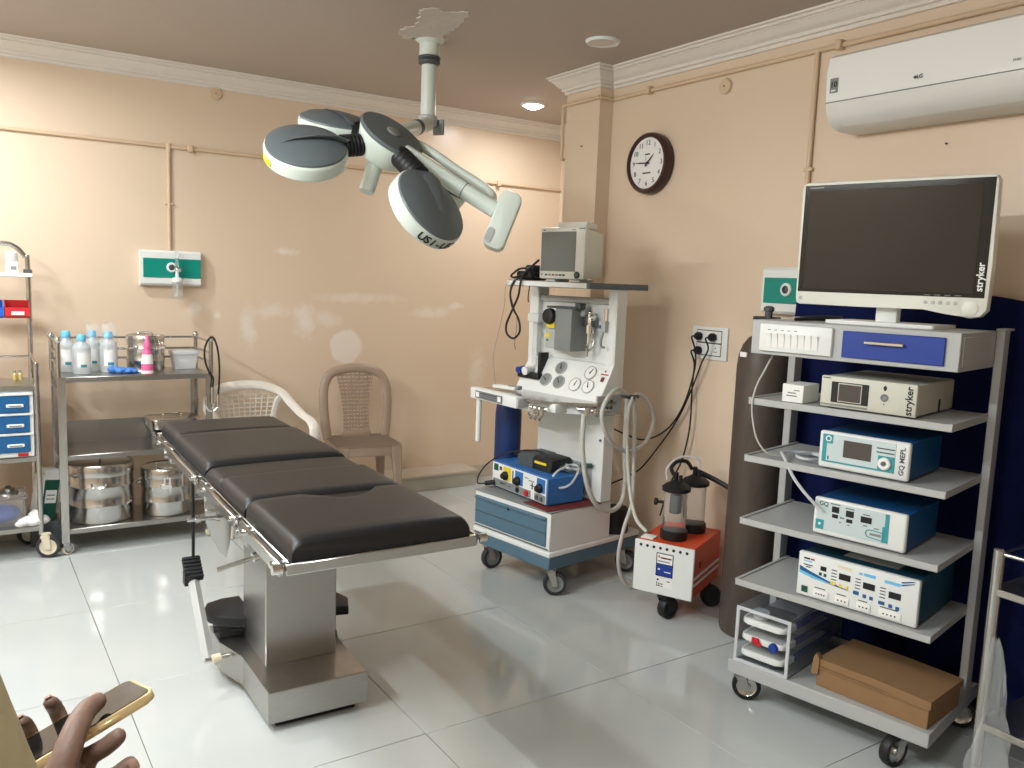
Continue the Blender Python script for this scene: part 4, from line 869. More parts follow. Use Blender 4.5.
# ================================================================ suction pump
SO = (2.552, 2.757, 0); SA = R(-64.77)
t = thing('suction_pump', 'orange and white wheeled suction pump with two clear jars', 'suction pump', SO, SA)
b = bmnew(); box(b, .002, .273, .006, .385, .122, .352, bev=.003, seg=1); bd = obj('body', b, 'orange', t)
for z in (.175, .205):
    b = bmnew(); box(b, .272, .2745, .02, .38, z, z + .012); obj('white_stripe', b, 'paper', bd)
b = bmnew(); box(b, .272, .2745, .09, .105, .245, .275); obj('side_latch', b, 'maroon', bd)
b = bmnew(); box(b, -.002, .278, -.006, .008, .118, .354, bev=.003, seg=1); fp = obj('front_plate', b, 'white', t)
for i in range(8):
    b = bmnew(); cyl(b, (.028 + .031 * i, -.0058, .333), (.028 + .031 * i, -.0068, .333), .0068, n=14); obj('vent_hole', b, 'ink', fp)
plate('label_frame', .105, .185, .205, .312, -.006, 'navycloth', fp, .0008); plate('label_head', .109, .181, .264, .308, -.0065, 'paper', fp, .0008); plate('label_body', .109, .181, .209, .262, -.0065, 'navydrawer', fp, .0006)
plate('print_line', .125, .176, .287, .294, -.0068, 'maroon', fp, .0010); plate('print_line', .114, .121, .290, .300, -.0068, 'red', fp, .0010); plate('print_line', .112, .170, .272, .277, -.0068, 'midgrey', fp, .0010)
plate('print_line', .115, .125, .234, .240, -.0068, 'paper', fp, .0008); plate('print_line', .145, .175, .226, .230, -.0068, 'paper', fp, .0008)
plate('small_label', .108, .185, .155, .196, -.006, 'paper', fp, .0006)
for (x0, x1, z0, z1) in ((.112, .122, .184, .192), (.112, .116, .162, .178), (.122, .126, .162, .175), (.130, .142, .168, .172), (.110, .143, .158, .161), (.160, .175, .184, .188)): plate('print_line', x0, x1, z0, z1, -.0066, 'ink', fp, .0004)
for (x, y, yw) in ((.145, .02, 1.2), (.05, .35, .9), (.245, .30, .4), (.02, .10, 1.4)):
    if (x, y) == (.02, .10): continue
    castor(t, x, y, .050, .122, 'black', 'black', 'black', .04, yw, .025)
for i, (x, y, r) in enumerate(((.135, .115, .056), (.165, .285, .056))):
    b = bmnew(); lathe(b, [(0, .353), (r * 1.08, .353), (r * 1.12, .36), (r * 1.10, .392), (r * .98, .395), (0, .395)], 28, Matrix.Translation((x, y, 0))); j = obj('jar_base', b, 'black', t)
    b = bmnew(); lathe(b, [(r * .95, .395), (r * .95, .575)], 28, Matrix.Translation((x, y, 0)), cap=False); obj('jar_glass', b, 'clear', j)
    b = bmnew(); lathe(b, [(r * 1.0, .572), (r * 1.15, .576), (r * 1.17, .592), (r * .9, .605), (r * .45, .618), (r * .35, .622), (0, .622)], 28, Matrix.Translation((x, y, 0))); obj('jar_lid', b, 'black', j)
    b = bmnew(); cyl(b, (x - .005, y, .62), (x - .005, y, .66), .011, n=12); cyl(b, (x + .02, y - .01, .615), (x + .02, y - .01, .65), .008, n=10); obj('lid_nozzle', b, 'black', j)
    if i == 0:
        b = bmnew(); box(b, x - .02, x + .02, y - .02, y + .02, .47, .56, bev=.008); obj('float_valve', b, 'darkgrey', j)
        b = bmnew(); cyl(b, (x - .05, y - .01, .515), (x - .085, y - .02, .515), .007, n=10); lathe(b, [(.016, 0), (.017, .012), (0, .014)], 14, axis_mtx((x - .08, y - .02, .515), (-1, -.1, 0))); obj('bleed_valve', b, 'black', j)
b = bmnew(); tube(b, [(.15, .27, .65), (.13, .25, .685), (.10, .21, .69), (.085, .17, .665), (.11, .14, .64), (.13, .115, .645)], .009, 8, 6); obj('link_tube', b, 'black', t)
b = bmnew(); tube(b, [(.06, .19, .60), (.055, .2, .655), (.10, .24, .705), (.17, .28, .70), (.185, .29, .65)], .005, 8, 6); obj('pale_tube', b, 'cloudplastic', t)
b = bmnew(); box(b, .01, .07, .03, .09, .352, .358, bev=.001); obj('paper_note', b, 'paper', t)
b = bmnew(); tube(b, [(2.99, 2.36, .535), (2.98, 2.5, .55), (2.96, 2.66, .60), (2.94, 2.80, .63)], .010, 8, 5); tube(b, [(3.01, 2.36, .515), (3.0, 2.5, .53), (2.98, 2.66, .58), (2.96, 2.80, .61)], .006, 8, 5)
tag(obj('black_hoses', b, 'black'), 'pair of black hoses running from the wall behind the suction jars', 'hose')
# ================================================================ operating table (local y along the table, away from the camera)
t = thing('operating_table', 'long operating table with black cushions on a stainless steel pedestal', 'operating table', (.945, 1.98, 0), R(-1.7))
# base
b = bmnew(); prism(b, [(-.155, .575), (.188, .575), (.188, .88), (.215, .95), (.215, 1.20), (-.205, 1.20), (-.205, 1.03), (-.158, .885)], .028, .138, bev=.004); obj('base_cover', b, 'steel_b', t, 16)
b = bmnew(); prism(b, [(-.12, .61), (.155, .61), (.155, .9), (.18, 1.0), (.18, 1.17), (-.17, 1.17), (-.17, 1.04), (-.12, .9)], .0, .03); obj('base_foot', b, 'black', t)
b = bmnew(); box(b, -.112, .142, .765, 1.06, .136, .725, bev=.004, seg=1); obj('column_cover', b, 'steel_b', t)
b = bmnew(); box(b, -.122, -.111, .76, 1.055, .58, .725, bev=.002, seg=1); obj('column_side_trim', b, 'black', t)
b = bmnew()
for i in range(9): cyl(b, (.05, .757, .625 + .009 * i), (.05, .757, .629 + .009 * i), .010, n=10)
cyl(b, (.05, .757, .62), (.05, .757, .72), .007, n=8); obj('spring', b, 'steel', t)
# black foot pads either side behind the column
for s in (-1, 1):
    b = bmnew()
    pts = [(-.08, 1.00), (-.14, 1.02), (-.20, 1.06), (-.228, 1.11), (-.232, 1.17), (-.21, 1.22), (-.15, 1.245), (-.08, 1.245)] if s < 0 else [(.10, 1.0), (.262, .955), (.292, 1.04), (.27, 1.12), (.10, 1.16)]
    prism(b, pts, .185, .225, bev=.009); obj('pedal_pad', b, 'black', t)
b = bmnew(); box(b, -.20, -.10, 1.06, 1.17, .138, .19, bev=.006); cyl(b, (-.215, 1.08, .17), (-.10, 1.06, .165), .012, n=10); obj('pedal_mechanism', b, 'black', t)
# pump lever
b = bmnew(); sweep(b, [(-.262, .95, .115), (-.264, 1.03, .20), (-.267, 1.12, .30), (-.268, 1.17, .35)], .017, 4, flat=(1.2, .8)); lv = obj('pump_lever', b, 'greyplate', t)
b = bmnew(); cyl(b, (-.275, .945, .118), (-.190, .955, .118), .010, n=14); obj('pivot', b, 'chrome', lv)
b = bmnew(); cyl(b, (-.250, .945, .118), (-.222, .95, .118), .017, n=16); obj('roller', b, 'roller', lv)
b = bmnew(); q_ = Matrix.Translation((-.265, 1.195, .375)) @ Matrix.Rotation(R(38), 4, 'X'); box(b, -.032, .032, -.05, .05, -.010, .014, bev=.004, mtx=q_)
for i in range(6): box(b, -.032, .032, -.046 + .016 * i, -.040 + .016 * i, .013, .018, mtx=q_)
box(b, -.045, -.030, -.04, .0, -.05, .0, mtx=Matrix.Translation((-.255, 1.195, .375))); obj('pedal_tread', b, 'black', lv)
# table top group is tilted slightly sideways
TZ = Matrix.Translation((0, 0, .770)) @ Matrix.Rotation(R(-0.4), 4, 'Y')
def tb_(name, bm, mt, parent=None):
    bmesh.ops.transform(bm, matrix=TZ, verts=bm.verts[:]); return obj(name, bm, mt, parent or t)
HW = .262
b = bmnew(); box(b, -HW, HW, .022, 1.88, -.028, -.002, bev=.003, seg=1); tb_('top_frame', b, 'steel')
b = bmnew(); box(b, -HW - .012, HW + .012, .0, .022, -.028, .002, bev=.003, seg=1); tb_('end_rail', b, 'steel')
for s in (-1, 1):
    for (y0, y1) in ((.02, .42), (.47, .95), (1.03, 1.82)):
        b = bmnew(); box(b, s * (HW + .012), s * (HW + .026), y0, y1, -.034, .002, bev=.003, seg=1)
        rl = tb_('side_rail', b, 'steel')
        for yy in (y0 + .05, y1 - .05):
            b = bmnew(); cyl(b, (s * (HW - .01), yy, -.016), (s * (HW + .035), yy, -.016), .009, n=12); tb_('rail_bolt', b, 'chrome', rl)
    for yy in (.44, .99, 1.62):
        b = bmnew(); box(b, s * (HW - .01), s * (HW + .012), yy - .05, yy + .05, -.07, -.004, bev=.004, seg=1); cyl(b, (s * (HW + .0), yy, -.035), (s * (HW + .03), yy, -.035), .018, n=16); tb_('joint_plate', b, 'steel')
    b = bmnew(); cyl(b, (s * (HW + .02), .01, -.010), (s * (HW + .045), .01, -.010), .013, n=14); tb_('end_knob', b, 'chrome')
b = bmnew(); box(b, -HW + .01, HW - .01, .03, 1.87, -.003, .006); tb_('cushion_board', b, 'black')
# cushions
def cushion(y0, y1, z1, hw, notch=None, n=14):
    b = bmnew(); r = .036
    prof = []                                  # across the cushion: x, z
    for k in range(7): a = PI - PI / 2 * k / 6; prof.append((-hw + r + r * math.cos(a), z1 - r + r * math.sin(a)))
    for k in range(9): x = -hw + r + (2 * hw - 2 * r) * (k + .5) / 9; prof.append((x, z1 + .004 * (1 - (x / hw) ** 2)))
    for k in range(7): a = PI / 2 - PI / 2 * k / 6; prof.append((hw - r + r * math.cos(a), z1 - r + r * math.sin(a)))
    prof = [(-hw, 0.0)] + prof + [(hw, 0.0)]
    L = y1 - y0; rings = []
    st = [(0, .72), (.004, .84), (.012, .94), (.026, 1.0)]
    ss = [(y0 + a, f) for a, f in st] + [(y0 + L * k / n, 1.0) for k in range(2, n - 1)] + [(y1 - a, f) for a, f in st[::-1]]
    for y, f in ss:
        ring = []
        for x, z in prof:
            zz = z * f if z > .02 else z
            yy = y
            if notch and y > (y0 + y1) / 2:
                k = (y - (y0 + y1) / 2) / ((y1 - y0) / 2); yy = y - k * notch * math.exp(-((x - .03) / .085) ** 4)
            if notch and notch < 0 and y < (y0 + y1) / 2:
                pass
            ring.append(b.verts.new((x * (1 - .03 * (1 - f)), yy, zz)))
        rings.append(ring)
    m_ = len(prof)
    for r0, r1 in zip(rings, rings[1:]):
        for k in range(m_): b.faces.new((r0[k], r0[(k + 1) % m_], r1[(k + 1) % m_], r1[k]))
    b.faces.new(rings[0]); b.faces.new(rings[-1])
    return b
tb_('leg_cushion', cushion(.012, .455, .058, .258, notch=.10), 'vinyl')
tb_('seat_cushion', cushion(.462, .79, .053, .262), 'vinyl')
tb_('kidney_bridge_cushion', cushion(.797, .99, .040, .262), 'vinyl')
tb_('back_cushion', cushion(.997, 1.585, .053, .262), 'vinyl')
tb_('head_cushion', cushion(1.592, 1.90, .050, .255), 'vinyl')
# side handles, hanging plate and brake rod
b = bmnew(); cyl(b, (-.123, .72, .560), (-.289, .70, .533), .0075, n=12, bev=.002); cyl(b, (-.150, .717, .556), (-.168, .715, .553), .016, n=14); obj('crank_handle', b, 'chrome', t)
b = bmnew(); cyl(b, (-.13, 1.10, .590), (-.300, 1.10, .592), .0075, n=12, bev=.002); cyl(b, (-.255, 1.10, .592), (-.272, 1.10, .592), .014, n=14); cyl(b, (-.185, 1.10, .59), (-.20, 1.10, .59), .013, n=12); obj('crank_handle', b, 'chrome', t)
b = bmnew(); cyl(b, (-.15, 1.35, .612), (-.235, 1.35, .605), .0075, n=12, bev=.002); cyl(b, (-.175, 1.35, .61), (-.19, 1.35, .609), .014, n=14); obj('crank_handle', b, 'chrome', t)
b = bmnew(); prism(b, [(-.235, .735), (-.130, .735), (-.132, .56), (-.140, .47), (-.152, .415), (-.175, .44), (-.211, .514), (-.228, .57)], 0, .006, Matrix.Translation((0, 1.15, 0)) @ XZ(), bev=.001); obj('hanging_plate', b, 'steel', t)
b = bmnew(); cyl(b, (-.257, 1.22, .40), (-.256, 1.22, .735), .006, n=10); obj('brake_rod', b, 'black', t)
# ================================================================ surgical ceiling lamp
LB = Vector((2.020, 3.875, CEIL))
t = thing('surgical_lamp', 'ceiling mounted surgical lamp with petal shaped grey heads above the operating table', 'surgical lamp', LB)
def rel(p): return Vector(p) - LB
def camdir(x, y, z): return (RT * x + DN * y + FW * z).normalized()
b = bmnew()
random.seed(3); ring = []; mid = []
pl = [(-.177, -.03), (-.19, -.113), (-.17, -.184), (-.222, -.312), (-.256, -.397), (-.229, -.452), (-.17, -.455), (-.122, -.48), (-.067, -.495), (-.02, -.35), (.003, -.226), (.014, -.121), (.06, -.06), (.07, .02), (.03, .08), (-.036, .06), (-.081, .01), (-.097, .056)]
pl = [(p.x + .010 * math.sin(9 * i) , p.y + .010 * math.cos(7 * i)) for i, p in enumerate(catmull([(x, y, 0) for x, y in pl], 4, True))]
prism(b, pl, -.004, 0.0); obj('plaster_patch', b, 'patch', t)
b = bmnew(); lathe(b, [(.075, 0), (.060, -.012), (.050, -.02), (.050, -.075), (.046, -.080), (0, -.08)], 28); obj('ceiling_collar', b, 'lampwhite', t)
b = bmnew(); lathe(b, [(.044, -.078), (.055, -.082), (.056, -.092), (.047, -.097), (.054, -.102), (.054, -.115), (.042, -.122), (0, -.122)], 28); obj('swivel_ring', b, 'darkgrey', t)
b = bmnew(); lathe(b, [(.037, -.12), (.037, -.375), (0, -.375)], 28); obj('pole', b, 'lampwhite', t)
b = bmnew(); lathe(b, [(.044, -.365), (.048, -.370), (.048, -.412), (.042, -.42), (0, -.42)], 28); kn = obj('knuckle', b, 'greyplate', t)
b = bmnew(); box(b, -.008, .008, -.03, .03, -.055, .02, bev=.004, mtx=Matrix.Translation((.052, -.02, -.40)) @ Matrix.Rotation(R(30), 4, 'Z')); obj('knuckle_plate', b, 'midgrey', kn)
b = bmnew(); cyl(b, rel((2.01, 3.86, 2.252)), rel((1.60, 3.44, 2.09)), .036, n=20, bev=.006); obj('spring_arm', b, 'lampwhite', t)
b = bmnew(); cyl(b, rel((1.90, 3.747, 2.209)), rel((1.87, 3.716, 2.197)), .0375, n=20); obj('arm_seam', b, 'darkgrey', t)
b = bmnew(); tube(b, [rel((1.64, 3.43, 2.10)), rel((1.725, 3.33, 2.046)), rel((1.825, 3.22, 1.955)), rel((1.895, 3.13, 1.890)), rel((1.905, 3.06, 1.845)), rel((1.870, 3.01, 1.812))], .020, 12, 8); obj('yoke_arm', b, 'lampwhite', t)
hubC = Vector((1.55, 3.292, 2.075)); hn = camdir(.554, -.668, -.496)
# hub
q = axis_mtx(rel(hubC), hn)
b = bmnew(); lathe(b, [(0, -.125), (.085, -.12), (.105, -.105), (.132, -.03), (.138, -.012), (.138, 0.0)], 40, q); obj('hub_shell', b, 'lampwhite', t)
b = bmnew(); lathe(b, [(.140, -.008), (.146, 0), (.140, .010), (.06, .016), (0, .016)], 40, q); hc = obj('hub_cap', b, 'lampgrey', t)
b = bmnew(); lathe(b, [(.030, .014), (.030, .021), (.024, .024), (0, .024)], 24, q); obj('cap_boss', b, 'midgrey', hc)
# handle
b = bmnew(); lathe(b, [(.03, 0), (.034, .02), (.034, .145), (.030, .160), (0, .162)], 24, axis_mtx(rel(Vector((1.515, 3.355, 1.985))), Vector((1.442, 3.323, 1.802)) - Vector((1.515, 3.355, 1.985)))); obj('sterile_handle', b, 'lampwhite', t)
# control bar and box
b = bmnew(); cyl(b, rel((1.585, 3.245, 2.005)), rel((1.875, 2.970, 1.775)), .035, n=20, bev=.004); bar = obj('control_bar', b, 'lampwhite', t)
p0 = Vector((1.585, 3.245, 2.005)); p1 = Vector((1.875, 2.970, 1.775)); dd = (p1 - p0).normalized()
b = bmnew(); cyl(b, rel(p0 + dd * .30), rel(p0 + dd * .304), .0362, n=20); obj('bar_seam', b, 'midgrey', bar)
bt = Vector((1.930, 2.940, 1.835)); bb = Vector((1.855, 2.960, 1.630))
q = axis_mtx(rel((bt + bb) / 2), -FW, bt - bb)
b = bmnew(); prism(b, rrect(-.045, .045, -.122, .122, .03, 4), -.045, .045, q, bev=.010); cbx = obj('control_box', b, 'lampwhite', t)
b = bmnew(); prism(b, rrect(-.040, -.012, -.105, -.045, .012, 4), .043, .049, q); obj('touch_panel', b, 'greyplate', cbx)
# petal heads
heads = [((1.198, 3.334, 1.990), (.195, -.702, -.685), .166, None), ((1.578, 2.986, 1.774), (.704, -.459, -.542), .170, 'text'), ((1.425, 3.60, 2.150), (.188, -.891, -.412), .160, None), ((1.80, 3.36, 1.925), (.576, -.759, -.302), .160, None)]
for (c, nv, r, tx) in heads:
    c = Vector(c); n = camdir(*nv); q = axis_mtx(rel(c), n)
    b = bmnew(); lathe(b, [(0, -.066), (r * .90, -.064), (r * .975, -.055), (r, -.012), (r * .985, 0.0), (r * .96, .004)], 44, q); hd = obj('petal_head', b, 'lampwhite', t)
    b = bmnew(); lathe(b, [(r * .975, -.004), (r * .95, .012), (r * .75, .030), (r * .4, .042), (0, .046)], 44, q); obj('grey_cover', b, 'lampgrey', hd)
    b = bmnew(); lathe(b, [(0, -.0675), (r * .88, -.0675), (r * .88, -.065), (0, -.065)], 36, q); obj('light_window', b, 'cloudplastic', hd)
    d = (hubC - hn * .045 - c); d0 = d.normalized()
    s = c + (d0 - n * d0.dot(n)).normalized() * r * .86 - n * .008; e = hubC - hn * .04 - (hubC - hn * .04 - s).normalized() * .115
    b = bmnew(); L = (e - s).length; prof = [(.030, 0)]
    m_ = 6
    for k in range(m_): prof += [(.046, L * (k + .2) / m_), (.046, L * (k + .6) / m_), (.038, L * (k + .8) / m_)]
    prof += [(.044, L)]
    lathe(b, prof, 20, axis_mtx(rel(s), e - s)); obj('bellows_joint', b, 'black', t)
    # ridge on the cover
    er = (s - c); er = (er - n * er.dot(n)).normalized()
    b = bmnew(); sweep(b, [rel(c + er * r * .9 + n * .012), rel(c + er * r * .6 + n * .036), rel(c + er * r * .2 + n * .045), rel(c - er * r * .3 + n * .042), rel(c - er * r * .75 + n * .024)], [.055, .05, .036, .022, .006], 12, flat=(1, .18)); obj('cover_ridge', b, 'lampgrey', hd)
    if tx:
        down = camdir(.30, .94, -.25); e0 = (down - n * down.dot(n)).normalized()
        word = 'USI-LED'
        for k, ch in enumerate(word):
            ang = (k - 3.5) * .16
            erk = Matrix.Rotation(ang, 3, n) @ e0
            o_ = c + erk * (r * 1.001) - n * .027; et = n.cross(erk)
            mm = Matrix.Identity(4)
            for i in range(3): mm[i][0] = et[i]; mm[i][1] = n[i]; mm[i][2] = erk[i]
            mm.translation = rel(o_)
            text('lettering', ch, .050, 'ink', hd, mm, True)
    elif c.x < 1.25:
        dn = camdir(-.85, .45, -.3); e0 = (dn - n * dn.dot(n)).normalized()
        for k in range(-2, 3):
            erk = Matrix.Rotation(k * .08, 3, n) @ e0; et = n.cross(erk); mm = Matrix.Identity(4)
            for i in range(3): mm[i][0] = et[i]; mm[i][1] = n[i]; mm[i][2] = erk[i]
            mm.translation = rel(c + erk * (r * .985) - n * .032)
            b = bmnew(); box(b, -.008, .008, -.013, .013, -.004, .0035, mtx=mm); obj('warning_label', b, 'yellow', hd)

# ================================================================ instrument trolley by the back wall
TX, TY = .430, 4.735; TW, TD = .742, .350
t = thing('instrument_trolley', 'stainless steel instrument trolley with guard rails against the back wall', 'trolley', (TX, TY, 0))
for z, up in ((.927, 0), (.523, .12), (.137, 0)):
    b = bmnew(); box(b, .0, TW, 0, TD, z - .030, z - .002, bev=.003, seg=1); sh = obj('shelf', b, 'steel_b', t)
    if up:
        b = bmnew(); box(b, .03, TW - .03, TD - .012, TD - .004, z - .004, z + up, bev=.002, seg=1); obj('back_plate', b, 'steel_b', sh)
        b = bmnew(); box(b, .002, .008, .02, TD - .02, z - .004, z + up + .2, bev=.002, seg=1); obj('side_plate', b, 'steel_b', sh)
for (x, y) in ((0, 0), (TW, 0), (0, TD), (TW, TD)):
    sx = 1 if x == 0 else -1; sy = 1 if y == 0 else -1
    b = bmnew(); box(b, x - .006 * sx, x + .030 * sx, y - .006 * sy, y + .002 * sy, .065, .925); box(b, x - .006 * sx, x + .002 * sx, y + .002 * sy, y + .030 * sy, .065, .925); obj('leg', b, 'steel', t)
    castor(t, x + .012 * sx, y + .012 * sy, .030, .066, 'castorcream', 'midgrey', 'steel', .022, .5, .01)
    b = bmnew(); cyl(b, (x, y, .925), (x, y, 1.105), .0115, n=14); po = obj('rail_post', b, 'steel', t)
    b = bmnew(); sphere(b, (x, y, 1.114), .019); obj('ball_finial', b, 'chrome', po)
for z in (.985, 1.035, 1.098):
    for p, q in (((0, 0), (0, TD)), ((TW, 0), (TW, TD)), ((0, TD), (TW, TD))):
        b = bmnew(); cyl(b, (p[0], p[1], z), (q[0], q[1], z), .0065, n=10); obj('guard_rail', b, 'steel', t)
zt = .9255
# saline bottles
def bottle(x, y, lab, h=.215, r=.044, lift=0):
    t = thing('saline_bottle', lab, 'bottle', (x, y, zt), random.uniform(0, 3), 'saline bottles on the trolley')
    b = bmnew(); lathe(b, [(0, 0), (r * .92, 0), (r, .006), (r, h * .64), (r * .9, h * .72), (r * .5, h * .80), (r * .42, h * .83), (r * .42, h * .88), (0, h * .88)], 24); obj('body', b, 'bottle', t)
    b = bmnew(); lathe(b, [(r * .5, h * .84), (r * .52, h * .86), (r * .50, h * .97), (r * .4, h), (0, h)], 20); obj('cap', b, 'capblue', t)
    b = bmnew()
    a0 = -2.2; st = 12; pr = []
    for k in range(st + 1):
        a = a0 + 1.6 * k / st; pr.append((math.cos(a) * (r + .0006), math.sin(a) * (r + .0006)))
    vs1 = [(b.verts.new((x_, y_, h * .17)), b.verts.new((x_, y_, h * .55))) for x_, y_ in pr]
    for c0, c1 in zip(vs1, vs1[1:]): b.faces.new((c0[0], c1[0], c1[1], c0[1]))
    o = obj('label', b, 'paper', t)
    b = bmnew(); vs1 = [(b.verts.new((x_ * 1.012, y_ * 1.012, h * .18)), b.verts.new((x_ * 1.012, y_ * 1.012, h * .25))) for x_, y_ in pr[3:9]]
    for c0, c1 in zip(vs1, vs1[1:]): b.faces.new((c0[0], c1[0], c1[1], c0[1]))
    obj('label_stripe', b, 'tealprint', o)
    t.rotation_euler = (0, 0, 0)
    return t
bottle(.492, 4.99, 'saline bottle with a sky blue cap, leftmost on the trolley top')
bottle(.552, 4.87, 'saline bottle with a sky blue cap standing nearest the front edge of the trolley top', .205)
bottle(.622, 5.02, 'saline bottle with a sky blue cap at the back between two others', .215, .038)
bottle(.688, 4.93, 'saline bottle with a sky blue cap beside the blue gloves', .215)
def bag_over(x, y, lab, z0, h, r):
    b = bmnew(); rows = []
    for j in range(7):
        q = j / 6; ring = []
        for k in range(14):
            a = 2 * PI * k / 14; rr = r * (1 - .35 * q) * (1 + .2 * math.sin(3 * a + q * 4) + .12 * math.sin(5 * a - 3 * q)); ring.append(b.verts.new((x + math.cos(a) * rr, y + math.sin(a) * rr, z0 + h * q + .012 * math.sin(4 * a) * q)))
        rows.append(ring)
    for r0, r1 in zip(rows, rows[1:]):
        for k in range(14): b.faces.new((r0[k], r0[(k + 1) % 14], r1[(k + 1) % 14], r1[k]))
    o = obj('plastic_wrapper', b, 'bag', ang=15); tag(o, lab, 'wrapper')
bag_over(.624, 5.02, 'torn clear wrapper over the back saline bottle', zt + .15, .10, .042)
bag_over(.690, 4.93, 'torn clear wrapper over the saline bottle beside the gloves', zt + .15, .11, .044)
# dressing drums
def drum(x, y, z, r, h, lab, lid='steel', latch=0, n=40):
    t = thing('dressing_drum', lab, 'drum', (x, y, z), latch, 'stainless dressing drums')
    prof = [(0, 0), (r * .96, 0), (r, .006)]
    for k in (.30, .62):
        prof += [(r, h * k - .008), (r * 1.018, h * k - .004), (r * 1.018, h * k + .004), (r, h * k + .008)]
    prof += [(r, h * .86), (0, h * .86)]
    b = bmnew(); lathe(b, prof, n); obj('body', b, 'steel', t)
    b = bmnew(); lathe(b, [(r * 1.025, h * .80), (r * 1.03, h * .81), (r * 1.03, h * .975), (r * 1.0, h), (r * .96, h * 1.0), (r * .93, h * .985), (0, h * .985)], n); lo = obj('lid', b, lid, t)
    b = bmnew(); tube(b, [(-.05, 0, h * .98), (-.045, 0, h + .012), (0, 0, h + .016), (.045, 0, h + .012), (.05, 0, h * .98)], .004, 8, 5); obj('lid_handle', b, 'chrome', lo)
    b = bmnew()
    for s in (-1, 1): box(b, s * r * .1, s * r * .1 + .012, -r - .012, -r + .004, h * .5, h * .86, bev=.002, seg=1)
    box(b, -.03, .03, -r - .014, -r, h * .60, h * .70, bev=.003, seg=1); obj('latch', b, 'chrome', t)
    for s in (-1, 1):
        b = bmnew(); tube(b, [(s * r, -.035, h * .7), (s * (r + .02), -.03, h * .66), (s * (r + .022), 0, h * .64), (s * (r + .02), .03, h * .66), (s * r, .035, h * .7)], .004, 8, 4); obj('side_handle', b, 'chrome', t)
    return t
drum(.880, 4.97, zt, .096, .195, 'small round steel drum at the back of the trolley top', latch=R(35))
drum(.632, 4.912, .1355, .163, .315, 'large round steel drum on the bottom shelf of the instrument trolley', latch=R(-100))
drum(.965, 4.890, .1355, .132, .262, 'smaller round steel drum on the bottom shelf beside the large one', latch=R(-12))
# steel instrument boxes on the middle shelf
for i, (x, y, z, w, d, h, rz, lab) in enumerate(((.905, 4.82, .5215, .25, .20, .075, 0, 'shallow steel instrument box with a lid on the middle trolley shelf'), (.890, 4.83, .607, .25, .20, .055, 4, 'steel instrument box stacked on top of another on the middle shelf'))):
    t = thing('instrument_box', lab, 'box', (x, y, z), R(rz), 'steel instrument boxes')
    b = bmnew(); prism(b, rrect(0, w, 0, d, .03), 0, h * .8, bev=.004); obj('body', b, 'steel', t)
    b = bmnew(); prism(b, rrect(-.008, w + .008, -.008, d + .008, .035), h * .78, h, bev=.004); l_ = obj('lid', b, 'steel', t)
    b = bmnew(); tube(b, [(w * .3, d / 2, h), (w * .32, d / 2, h + .016), (w * .5, d / 2, h + .02), (w * .68, d / 2, h + .016), (w * .7, d / 2, h)], .004, 8, 5); obj('lid_handle', b, 'chrome', l_)
    b = bmnew(); tube(b, [(w * .3, -.004, h * .6), (w * .3, -.022, h * .55), (w * .7, -.022, h * .55), (w * .7, -.004, h * .6)], .004, 8, 3); obj('end_handle', b, 'chrome', t)
# pink bottle
t = thing('pink_bottle', 'pink squeeze bottle with a white label at the front of the trolley top', 'bottle', (.853, 4.775, zt))
b = bmnew(); lathe(b, [(0, 0), (.029, 0), (.031, .006), (.030, .05), (.024, .11), (.019, .128), (.016, .135), (0, .135)], 22, Matrix.Diagonal((1, .8, 1, 1))); obj('body', b, 'pink', t)
b = bmnew(); lathe(b, [(.0300, .055), (.0255, .105)], 22, Matrix.Diagonal((1.01, .82, 1, 1)), cap=False); obj('label', b, 'paper', t)
b = bmnew(); lathe(b, [(.0312, .004), (.0312, .020)], 22, Matrix.Diagonal((1.01, .82, 1, 1)), cap=False); obj('label', b, 'paper', t)
b = bmnew(); lathe(b, [(.017, .134), (.018, .138), (.017, .165), (.010, .178), (.008, .20), (.004, .206), (0, .206)], 18); obj('cap', b, 'pink', t)
# white lunch-box style container
t = thing('plastic_box', 'translucent white plastic box with a lid on the right of the trolley top', 'box', (1.02, 4.955, zt))
b = bmnew(); prism(b, [(.012, 0), (.123, 0), (.135, .085), (0, .085)], -.10, 0, XZ(0), bev=.006); obj('tub', b, 'cloudplastic', t)
b = bmnew(); prism(b, rrect(-.007, .142, -.007, .107, .015), .083, .102, bev=.004); obj('lid', b, 'cloudplastic', t)
b = bmnew(); sphere(b, (.065, .05, .032), .03, 14, (1.5, 1.1, .9)); obj('gauze', b, 'cotton', t)
# blue gloves
t = thing('nitrile_gloves', 'crumpled blue nitrile gloves on the front of the trolley top', 'gloves', (.735, 4.845, zt))
b = bmnew()
for (x, y, r, sz) in ((0, 0, .032, .5), (.035, -.01, .028, .45), (-.035, .015, .026, .7), (.062, .0, .02, .4)): sphere(b, (x, y, r * sz), r, 14, (1.15, 1, sz))
for v in b.verts: v.co.z = max(.0005, v.co.z + .007 * math.sin(v.co.x * 210) * math.cos(v.co.y * 170)); v.co.y += .004 * math.sin(v.co.x * 150)
obj('palm', b, 'glove', t, ang=70)
b = bmnew()
for a, L in ((-.3, .07), (-.05, .078), (.2, .07), (2.6, .05)): tube(b, [(.0, 0, .012), (math.cos(a) * L * .5, math.sin(a) * L * .5, .02), (math.cos(a) * L, math.sin(a) * L, .009)], .009, 8, 4)
obj('fingers', b, 'glove', t)
